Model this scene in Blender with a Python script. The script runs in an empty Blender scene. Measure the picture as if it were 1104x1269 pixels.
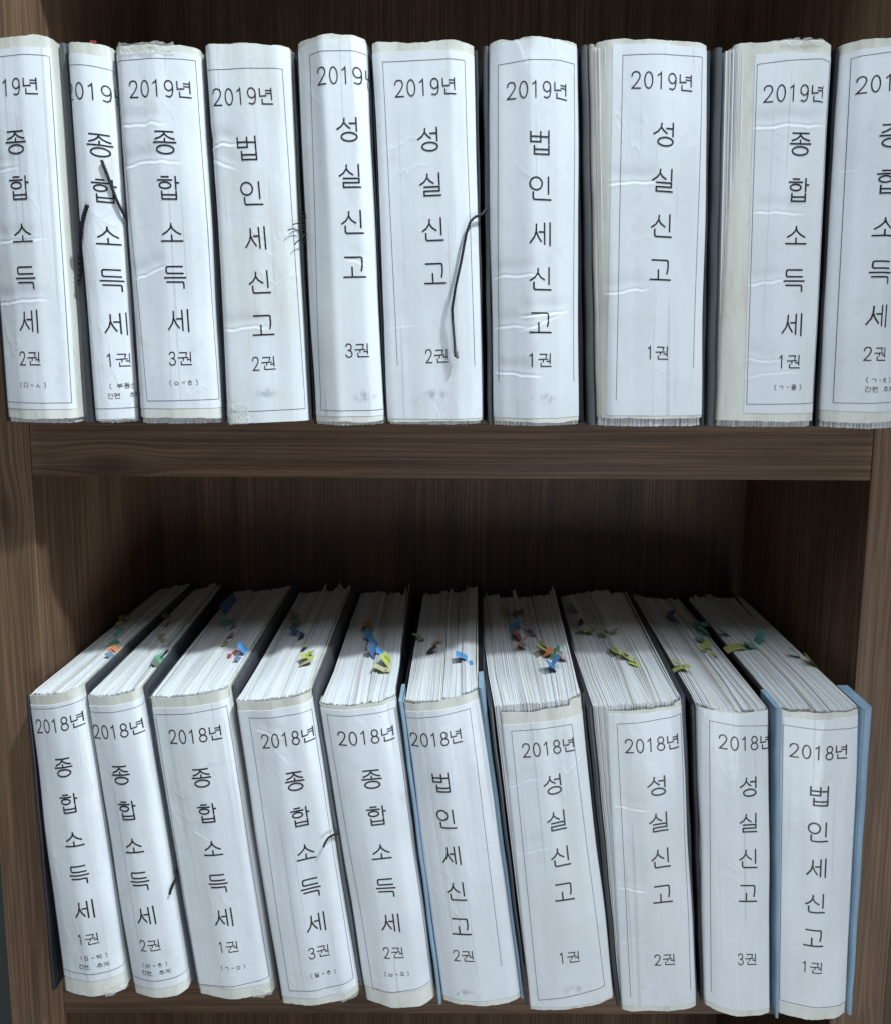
import bpy, bmesh, math, random
import numpy as np
from mathutils import Matrix, Vector

scene = bpy.context.scene
# ---------------------------------------------------------------- camera
CAM = (0.38053, 0.0, 1.0)
TH, ROLL, YAW, FPX = 0.08831, 0.00679, 0.00354, 680.0
r0 = np.array([math.cos(YAW), -math.sin(YAW), 0.0]); f0 = np.array([math.sin(YAW), math.cos(YAW), 0.0])
dn = np.array([0, 0, -1.0])
fw = f0 * math.cos(TH) + dn * math.sin(TH); d0 = dn * math.cos(TH) - f0 * math.sin(TH)
r2 = r0 * math.cos(ROLL) - d0 * math.sin(ROLL); d2 = d0 * math.cos(ROLL) + r0 * math.sin(ROLL)
m = Matrix(((r2[0], -d2[0], -fw[0], CAM[0]), (r2[1], -d2[1], -fw[1], CAM[1]), (r2[2], -d2[2], -fw[2], CAM[2]), (0, 0, 0, 1)))
cd = bpy.data.cameras.new('camera'); cam = bpy.data.objects.new('camera', cd)
scene.collection.objects.link(cam); cam.matrix_world = m
cd.sensor_fit = 'HORIZONTAL'; cd.sensor_width = 36.0; cd.lens = 36.0 * FPX / 1104.0
cd.shift_x = 0.0; cd.shift_y = (485.28 - 634.5) / 1104.0
cd.clip_start = 0.01; cd.clip_end = 50
scene.camera = cam
# ---------------------------------------------------------------- room light and exposure
w = bpy.data.worlds.new('World'); scene.world = w; w.use_nodes = True
bg = w.node_tree.nodes['Background']; bg.inputs[0].default_value = (0.80, 0.90, 1.0, 1); bg.inputs[1].default_value = 0.115
def lamp(kind, name, loc, target, energy, color, **kw):
    l = bpy.data.lights.new(name, kind); l.energy = energy; l.color = color
    for k, v in kw.items(): setattr(l, k, v)
    o = bpy.data.objects.new(name, l); scene.collection.objects.link(o)
    o.location = loc
    o.rotation_euler = (Vector(target) - Vector(loc)).to_track_quat('-Z', 'Y').to_euler()
    return o
lamp('SPOT', 'ceiling_lamp', (1.67, -0.50, 3.9), (-0.14, 0.46, 0.76), 600, (0.80, 0.92, 1.0), shadow_soft_size=0.06, spot_size=math.radians(27), spot_blend=1.0)
lamp('AREA', 'ceiling_panel', (0.50, -0.12, 2.7), (0.50, -0.06, 0.0), 36, (0.78, 0.90, 1.0), shape='RECTANGLE', size=1.8, size_y=0.8)
lamp('AREA', 'low_bounce_fill', (0.95, -0.80, 0.02), (0.34, 0.47, 0.84), 11.5, (0.83, 0.92, 1.0), shape='RECTANGLE', size=0.9, size_y=0.6)  # added fill lamp, stands in for light bounced up from the floor
scene.view_settings.view_transform = 'Standard'; scene.view_settings.look = 'None'
scene.view_settings.exposure = 0.0; scene.view_settings.gamma = 1.0
scene.render.engine = 'CYCLES'
scene.render.resolution_x = 890; scene.render.resolution_y = 1024

# ---------------------------------------------------------------- sizes (metres)
D = 0.50; W = 0.7785; T = 0.0548; PW = 0.0541
ZU = 0.9298; ZL = 0.3741; P = ZU - T - ZL; YB = 0.705; L = 0.215
rng = np.random.default_rng(7)
random.seed(5)

# ---------------------------------------------------------------- materials
class NT:
    def __init__(s, name, **kw):
        s.m = bpy.data.materials.new(name); s.m.use_nodes = True
        s.t = s.m.node_tree; s.b = s.t.nodes['Principled BSDF']
        for k, v in kw.items():
            s.b.inputs[k].default_value = v if not isinstance(v, tuple) or len(v) == 4 else (*v, 1)
    def n(s, typ, **kw):
        q = s.t.nodes.new(typ)
        for k, v in kw.items():
            if k.startswith('i_'): q.inputs[k[2:].replace('_', ' ')].default_value = v
            else: setattr(q, k, v)
        return q
    def l(s, a, b): s.t.links.new(a, b)
    def coords(s, kind='Object', scale=(1, 1, 1), rot=(0, 0, 0)):
        c = s.n('ShaderNodeTexCoord'); mp = s.n('ShaderNodeMapping'); mp.inputs['Scale'].default_value = scale
        mp.inputs['Rotation'].default_value = rot
        s.l(c.outputs[kind], mp.inputs[0]); return mp.outputs[0]
    def noise(s, vec, scale=1, detail=4, rough=0.5, dist=0.0):
        q = s.n('ShaderNodeTexNoise'); q.inputs['Scale'].default_value = scale; q.inputs['Detail'].default_value = detail
        q.inputs['Roughness'].default_value = rough; q.inputs['Distortion'].default_value = dist
        s.l(vec, q.inputs['Vector']); return q.outputs['Fac']
    def ramp(s, fac, stops):
        q = s.n('ShaderNodeValToRGB'); e = q.color_ramp.elements
        while len(e) < len(stops): e.new(0.5)
        for el, (p, c) in zip(e, stops):
            el.position = p; el.color = (*c, 1) if isinstance(c, tuple) else (c, c, c, 1)
        s.l(fac, q.inputs[0]); return q.outputs[0]
    def mix(s, a, b, fac, mode='MIX'):
        q = s.n('ShaderNodeMix', data_type='RGBA', blend_type=mode)
        for sock, v in ((q.inputs[0], fac), (q.inputs[6], a), (q.inputs[7], b)):
            if hasattr(v, 'is_output'): s.l(v, sock)
            else: sock.default_value = v if not isinstance(v, tuple) else (*v, 1)
        return q.outputs[2]
    def bump(s, h, strength=0.3, dist=0.001, prev=None):
        q = s.n('ShaderNodeBump'); q.inputs['Strength'].default_value = strength; q.inputs['Distance'].default_value = dist
        s.l(h, q.inputs['Height'])
        if prev: s.l(prev, q.inputs['Normal'])
        return q.outputs[0]
    def col(s, c): s.l(c, s.b.inputs['Base Color'])
    def nor(s, c): s.l(c, s.b.inputs['Normal'])

def wood(name, axis, knots=(), tone=1.0):
    # axis: the direction the grain runs ('x' or 'z'); dark walnut-look melamine with embossed pores
    t = NT(name, Roughness=0.55); t.b.inputs['Specular IOR Level'].default_value = 0.25
    tc = t.n('ShaderNodeTexCoord')
    # warp the grain a little, and strongly round knots
    wn = t.n('ShaderNodeTexNoise'); wn.inputs['Scale'].default_value = 9; wn.inputs['Detail'].default_value = 2
    t.l(tc.outputs['Object'], wn.inputs['Vector'])
    sub = t.n('ShaderNodeVectorMath', operation='SUBTRACT'); t.l(wn.outputs['Color'], sub.inputs[0]); sub.inputs[1].default_value = (.5, .5, .5)
    sc = t.n('ShaderNodeVectorMath', operation='SCALE'); t.l(sub.outputs[0], sc.inputs[0]); sc.inputs['Scale'].default_value = 0.002
    add = t.n('ShaderNodeVectorMath', operation='ADD'); t.l(tc.outputs['Object'], add.inputs[0]); t.l(sc.outputs[0], add.inputs[1])
    vec = add.outputs[0]; dark = None
    for (kp, rad) in knots:
        dv = t.n('ShaderNodeVectorMath', operation='SUBTRACT'); t.l(tc.outputs['Object'], dv.inputs[0]); dv.inputs[1].default_value = kp
        st = t.n('ShaderNodeVectorMath', operation='MULTIPLY'); t.l(dv.outputs[0], st.inputs[0])
        st.inputs[1].default_value = (.45, .45, 1) if axis == 'x' else (1, 1, .45)
        ln = t.n('ShaderNodeVectorMath', operation='LENGTH'); t.l(st.outputs[0], ln.inputs[0])
        mr = t.n('ShaderNodeMapRange', interpolation_type='SMOOTHSTEP'); t.l(ln.outputs['Value'], mr.inputs[0])
        mr.inputs[1].default_value = 0; mr.inputs[2].default_value = rad * 2.4; mr.inputs[3].default_value = 1; mr.inputs[4].default_value = 0
        push = t.n('ShaderNodeVectorMath', operation='SCALE'); t.l(dv.outputs[0], push.inputs[0])
        ml = t.n('ShaderNodeMath', operation='MULTIPLY'); t.l(mr.outputs[0], ml.inputs[0]); ml.inputs[1].default_value = -0.75
        t.l(ml.outputs[0], push.inputs['Scale'])
        ad = t.n('ShaderNodeVectorMath', operation='ADD'); t.l(vec, ad.inputs[0]); t.l(push.outputs[0], ad.inputs[1]); vec = ad.outputs[0]
        if dark is None: dark = mr.outputs[0]
        else:
            mx = t.n('ShaderNodeMath', operation='MAXIMUM'); t.l(dark, mx.inputs[0]); t.l(mr.outputs[0], mx.inputs[1]); dark = mx.outputs[0]
    def mapped(across, along):
        mp = t.n('ShaderNodeMapping'); t.l(vec, mp.inputs[0])
        mp.inputs['Scale'].default_value = (along, across, across) if axis == 'x' else (across, across, along)
        return mp.outputs[0]
    fine = t.noise(mapped(520, 5), 1, 2, .5)
    mid = t.noise(mapped(150, 3), 1, 3, .6)
    big = t.noise(mapped(34, 2.2), 1, 4, .6, .4)
    k = tone
    c1 = t.ramp(big, [(.36, (.086*k, .050*k, .030*k)), (.7, (.138*k, .083*k, .049*k))])
    c2 = t.mix(c1, t.ramp(mid, [(.35, .86), (.65, 1.10)]), .6, 'MULTIPLY')
    c3 = t.mix(c2, t.ramp(fine, [(.38, .66), (.50, .95), (.58, 1.32), (.68, 1.4)]), .75, 'MULTIPLY')
    if dark is not None:
        dk = t.n('ShaderNodeMath', operation='POWER'); t.l(dark, dk.inputs[0]); dk.inputs[1].default_value = 2.5
        dm = t.n('ShaderNodeMath', operation='MULTIPLY'); t.l(dk.outputs[0], dm.inputs[0]); dm.inputs[1].default_value = .5
        c3 = t.mix(c3, (.022, .013, .010), dm.outputs[0])
    t.col(c3)
    t.nor(t.bump(fine, .45, .0004))
    return t.m

M = {}
M['wood_h'] = wood('walnut_melamine_across', 'x', [((.072, D, .885), .013), ((.30, D, .335), .016), ((.64, D, .345), .012)], 1.28)
M['wood_v'] = wood('walnut_melamine_upright', 'z', [((-.028, D, .84), .012), ((W+.03, D, .30), .01)], 1.38)
M['wood_back'] = wood('walnut_melamine_back', 'z', [((.62, YB, .80), .012), ((.22, YB, .86), .010), ((.30, YB, 1.27), .012)], .9)  # same wood toned darker, so some recess shade sits in its colour

def label_mat():
    t = NT('glossy_label_paper', **{'Roughness': .45, 'Coat Weight': .28, 'Coat Roughness': .16})
    uv = t.n('ShaderNodeUVMap'); oi = t.n('ShaderNodeObjectInfo')
    ad = t.n('ShaderNodeVectorMath', operation='ADD'); sc = t.n('ShaderNodeVectorMath', operation='SCALE')
    cmb = t.n('ShaderNodeCombineXYZ'); t.l(oi.outputs['Random'], cmb.inputs[0]); t.l(oi.outputs['Random'], cmb.inputs[1])
    t.l(cmb.outputs[0], sc.inputs[0]); sc.inputs['Scale'].default_value = 7
    t.l(uv.outputs[0], ad.inputs[0]); t.l(sc.outputs[0], ad.inputs[1])
    def mp(x, y):
        q = t.n('ShaderNodeMapping'); t.l(ad.outputs[0], q.inputs[0]); q.inputs['Scale'].default_value = (x, y, 1); return q.outputs[0]
    lines = t.noise(mp(160, 2.2), 1, 1, .4, .1)
    lm = t.ramp(lines, [(.0, 1.0), (.285, .78), (.30, 1.0), (.665, 1.0), (.675, .80), (.69, 1.0)])
    blot = t.noise(mp(22, 11), 1, 4, .6)
    c = t.mix((.80, .815, .835), t.ramp(blot, [(.35, .93), (.6, 1.0)]), 1, 'MULTIPLY')
    c = t.mix(c, lm, .8, 'MULTIPLY')
    dirt = t.noise(mp(45, 30), 1, 5, .7)
    c = t.mix(c, (.60, .585, .53), t.ramp(dirt, [(.57, 0.0), (.78, .55)]))
    sa = t.n('ShaderNodeAttribute', attribute_type='OBJECT', attribute_name='smudge_across'); sv = t.n('ShaderNodeAttribute', attribute_type='OBJECT', attribute_name='smudge_up')
    cb = t.n('ShaderNodeCombineXYZ'); t.l(sa.outputs['Fac'], cb.inputs[0]); t.l(sv.outputs['Fac'], cb.inputs[1])
    ds = t.n('ShaderNodeVectorMath', operation='SUBTRACT'); t.l(uv.outputs[0], ds.inputs[0]); t.l(cb.outputs[0], ds.inputs[1])
    dm_ = t.n('ShaderNodeVectorMath', operation='MULTIPLY'); t.l(ds.outputs[0], dm_.inputs[0]); dm_.inputs[1].default_value = (1, 1.9, 0)
    le = t.n('ShaderNodeVectorMath', operation='LENGTH'); t.l(dm_.outputs[0], le.inputs[0])
    mr = t.n('ShaderNodeMapRange', interpolation_type='SMOOTHSTEP'); t.l(le.outputs['Value'], mr.inputs[0])
    mr.inputs[1].default_value = .002; mr.inputs[2].default_value = .013; mr.inputs[3].default_value = 1; mr.inputs[4].default_value = 0
    sm = t.n('ShaderNodeMath', operation='MULTIPLY'); t.l(mr.outputs[0], sm.inputs[0]); t.l(t.ramp(t.noise(mp(190, 130), 1, 2, .5), [(.42, 0.0), (.62, .55)]), sm.inputs[1])
    c = t.mix(c, (.22, .23, .27), sm.outputs[0])
    ya = t.n('ShaderNodeAttribute', attribute_type='OBJECT', attribute_name='yellowing')
    ym = t.n('ShaderNodeMath', operation='MULTIPLY'); t.l(ya.outputs['Fac'], ym.inputs[0]); t.l(t.ramp(t.noise(mp(24, 9), 1, 4, .6), [(.42, 0.0), (.62, .8)]), ym.inputs[1])
    c = t.mix(c, (.72, .715, .66), ym.outputs[0])
    t.col(c)
    b1 = t.bump(t.noise(mp(60, 5), 1, 2, .5, .3), .35, .0012)
    b2 = t.bump(t.noise(mp(190, 12), 1, 3, .6), .18, .0006, b1)
    b3 = t.bump(t.noise(mp(26, 22), 1, 3, .6, .6), .30, .0014, b2)
    rd = t.n('ShaderNodeMath', operation='SUBTRACT'); t.l(t.noise(mp(30, 13), 1, 2, .45, 1.2), rd.inputs[0]); rd.inputs[1].default_value = .5
    ab = t.n('ShaderNodeMath', operation='ABSOLUTE'); t.l(rd.outputs[0], ab.inputs[0])
    sh = t.ramp(ab.outputs[0], [(0, 1.0), (.018, .45), (.06, 0.0)])
    mk = t.ramp(t.noise(mp(14, 9), 1, 1, .4), [(.50, 0.0), (.64, 1.0)])
    b4 = t.bump(t.mix(sh, (0., 0., 0.), t.mix((1., 1., 1.), (0., 0., 0.), mk)), .20, .0007, b3)
    rd2 = t.n('ShaderNodeMath', operation='SUBTRACT'); t.l(t.noise(mp(48, 42), 1, 1, .4, .6), rd2.inputs[0]); rd2.inputs[1].default_value = .47
    ab2 = t.n('ShaderNodeMath', operation='ABSOLUTE'); t.l(rd2.outputs[0], ab2.inputs[0])
    b5 = t.bump(t.ramp(ab2.outputs[0], [(0, 1.0), (.012, .4), (.04, 0.0)]), .035, .0006, b4)
    t.nor(b5); t.l(b5, t.b.inputs['Coat Normal'])
    return t.m
M['label'] = label_mat()
def cream_mat():
    t = NT('cream_spine_card', Roughness=.5, **{'Coat Weight': .25, 'Coat Roughness': .2})
    v = t.coords('Object', (60, 60, 14)); n = t.noise(v, 1, 5, .6)
    c = t.ramp(n, [(.3, (.55, .535, .45)), (.5, (.71, .70, .62)), (.7, (.75, .745, .68))])
    g = t.noise(t.coords('Object', (160, 160, 90)), 1, 5, .7)
    t.col(t.mix(c, (.30, .28, .23), t.ramp(g, [(.62, 0.0), (.78, .5)])))
    t.nor(t.bump(t.noise(t.coords('Object', (240, 240, 60)), 1, 4, .6), .4, .0008)); return t.m
M['cream'] = cream_mat()
def page_mat():
    t = NT('page_edges', Roughness=.75)
    g = t.n('ShaderNodeNewGeometry')
    c = t.ramp(g.outputs['Random Per Island'], [(0, (.50, .49, .48)), (.08, (.62, .62, .62)), (.25, (.68, .69, .70)), (.8, (.73, .74, .75)), (.93, (.72, .68, .58)), (1, (.60, .58, .54))])
    n = t.noise(t.coords('Object', (1500, 12, 12)), 1, 2, .5)
    t.col(t.mix(c, t.ramp(n, [(.35, .86), (.6, 1.0)]), .8, 'MULTIPLY'))
    t.nor(t.bump(n, .5, .0005)); return t.m
M['page'] = page_mat()
def plastic(name, c, rough=.33, bump=.25):
    t = NT(name, Roughness=rough)
    n = t.noise(t.coords('Object', (90, 90, 20)), 1, 4, .6)
    sc_ = t.noise(t.coords('Object', (420, 420, 60)), 1, 5, .75)
    base = t.mix(tuple(x*.7 for x in c), tuple(x*1.3 for x in c), n)
    t.col(t.mix(base, tuple(min(.6, x*1.7+.03) for x in c), t.ramp(sc_, [(.60, 0.0), (.74, .6)])))
    t.nor(t.bump(t.noise(t.coords('Object', (300, 300, 90)), 1, 3, .6), bump, .0005)); return t.m
M['charcoal'] = plastic('charcoal_cover', (.050, .056, .064))
M['slate'] = plastic('slate_cover', (.078, .084, .090), .45)
M['black'] = plastic('black_cover', (.014, .014, .018), .4)
M['blue'] = plastic('blue_cover_edge', (.235, .345, .445), .7, .7)
M['card'] = plastic('grey_card', (.36, .33, .28), .8)
M['ink'] = NT('printed_ink', Roughness=.5, **{'Base Color': (.012, .012, .018)}).m
M['hairline'] = NT('printed_frame_line', Roughness=.5, **{'Base Color': (.10, .105, .13)}).m
M['cord'] = plastic('dark_binding_cord', (.009, .009, .011), .8, .8)
M['cord_pale'] = plastic('worn_cord_end', (.12, .12, .11), .6, .6)
def clear():
    t = NT('clear_tape', Roughness=.12); t.b.inputs['Base Color'].default_value = (.85, .85, .8, 1)
    t.b.inputs['Alpha'].default_value = .22; return t.m
M['tape'] = clear()
TABC = {'y': (.62, .72, .06), 'y1': (.62, .60, .28), 'y2': (.42, .38, .17), 'y3': (.50, .52, .10), 'g': (.10, .40, .22), 'g2': (.20, .26, .18),
        't': (.12, .42, .36), 'b': (.06, .36, .80), 'b2': (.08, .19, .36), 'b3': (.16, .28, .40), 'o': (.66, .22, .06), 'o2': (.6, .42, .2),
        'r': (.5, .07, .05), 'r2': (.32, .12, .10), 'p': (.66, .28, .38), 'p2': (.58, .2, .34), 's': (.62, .36, .28), 'k': (.08, .075, .05), 'red': (.62, .03, .05)}
for k_, c_ in TABC.items():
    av_ = sum(c_)/3; c_ = tuple((x*.78+av_*.22)*.88 for x in c_)
    t_ = NT('tab_film_' + k_, Roughness=.4, **{'Base Color': c_})
    nn = t_.noise(t_.coords('Object', (200, 200, 200)), 1, 2, .5)
    t_.col(t_.mix(tuple(x*.85 for x in c_), tuple(min(1, x*1.1) for x in c_), nn)); M['tab_' + k_] = t_.m
tw = NT('pale_room_wall', Roughness=.8); tw.col(tw.mix((.07, .08, .075), (.09, .10, .09), tw.noise(tw.coords('Object', (8, 8, 8)), 1, 4, .5))); M['wall'] = tw.m

# ---------------------------------------------------------------- helpers
def mesh_obj(name, verts, faces, mat, parent=None, smooth=False, uv=None, origin=(0, 0, 0)):
    verts = np.asarray(verts, dtype=float) - np.asarray(origin)
    me = bpy.data.meshes.new(name); me.from_pydata(verts.tolist(), [], faces if isinstance(faces, list) else faces.tolist())
    me.materials.append(M[mat] if isinstance(mat, str) else mat)
    if smooth: me.polygons.foreach_set('use_smooth', [True] * len(me.polygons))
    if uv is not None:
        lay = me.uv_layers.new(name='UVMap'); vi = np.empty(len(me.loops), dtype=np.int32); me.loops.foreach_get('vertex_index', vi)
        lay.data.foreach_set('uv', np.asarray(uv)[vi].astype(np.float32).ravel())
    me.update(); o = bpy.data.objects.new(name, me); scene.collection.objects.link(o)
    if parent is not None: o.parent = parent
    else: o.location = origin
    return o
def tag(o, label=None, cat=None, group=None, kind=None):
    if label: o['label'] = label
    if cat: o['category'] = cat
    if group: o['group'] = group
    if kind: o['kind'] = kind
    return o
def empty(name, loc):
    o = bpy.data.objects.new(name, None); scene.collection.objects.link(o); o.location = loc; o.empty_display_size = .02; return o
def box(name, a, b, mat, parent=None, bevel=.0007, origin=(0, 0, 0)):
    bm = bmesh.new(); bmesh.ops.create_cube(bm, size=1)
    for v in bm.verts:
        v.co = Vector([(a[i] + b[i]) / 2 + v.co[i] * (b[i] - a[i]) - origin[i] for i in range(3)])
    if bevel: bmesh.ops.bevel(bm, geom=bm.edges[:], offset=bevel, segments=2, affect='EDGES', profile=.5)
    me = bpy.data.meshes.new(name); bm.to_mesh(me); bm.free(); me.materials.append(M[mat])
    o = bpy.data.objects.new(name, me); scene.collection.objects.link(o)
    if parent is not None: o.parent = parent
    return o
def grid_faces(nu, nv):  # vertex index = i*nv + j
    i, j = np.meshgrid(np.arange(nu-1), np.arange(nv-1), indexing='ij')
    a = (i*nv+j).ravel(); return np.stack([a, a+nv, a+nv+1, a+1], 1)
def vnoise(x, y, seed, fx, fy):
    g = np.random.default_rng(seed).random((64, 64)) * 2 - 1
    X = x*fx + 11.3; Y = y*fy + 7.7; xi = np.floor(X).astype(int); yi = np.floor(Y).astype(int)
    tx = X-xi; ty = Y-yi; tx = tx*tx*(3-2*tx); ty = ty*ty*(3-2*ty)
    q = lambda a, b: g[a % 64, b % 64]
    return (q(xi, yi)*(1-tx)+q(xi+1, yi)*tx)*(1-ty)+(q(xi, yi+1)*(1-tx)+q(xi+1, yi+1)*tx)*ty
def tube(pts, rad, n=8, twist=0.0, seed=1):
    pts = np.asarray(pts, float)
    # resample smoothly
    d = np.r_[0, np.cumsum(np.linalg.norm(np.diff(pts, axis=0), axis=1))]
    k = max(8, int(d[-1]/.0007)); s = np.linspace(0, d[-1], k)
    q = np.stack([np.interp(s, d, pts[:, i]) for i in range(3)], 1)
    for _ in range(8): q[1:-1] = (q[:-2] + 2*q[1:-1] + q[2:])/4
    tg = np.gradient(q, axis=0); tg /= np.linalg.norm(tg, axis=1)[:, None] + 1e-12
    up = np.array([.13, -.9, .2]); V = []
    for i in range(k):
        a = np.cross(tg[i], up); a /= np.linalg.norm(a); b = np.cross(tg[i], a)
        for j in range(n):
            th = 2*math.pi*j/n; rr = rad*(1 + .22*math.sin(3*th + s[i]*twist))
            V.append(q[i] + (a*math.cos(th) + b*math.sin(th))*rr)
    F = [[i*n+j, i*n+(j+1) % n, (i+1)*n+(j+1) % n, (i+1)*n+j] for i in range(k-1) for j in range(n)]
    F.append(list(range(n))[::-1]); F.append([(k-1)*n+j for j in range(n)])
    return V, F

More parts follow.
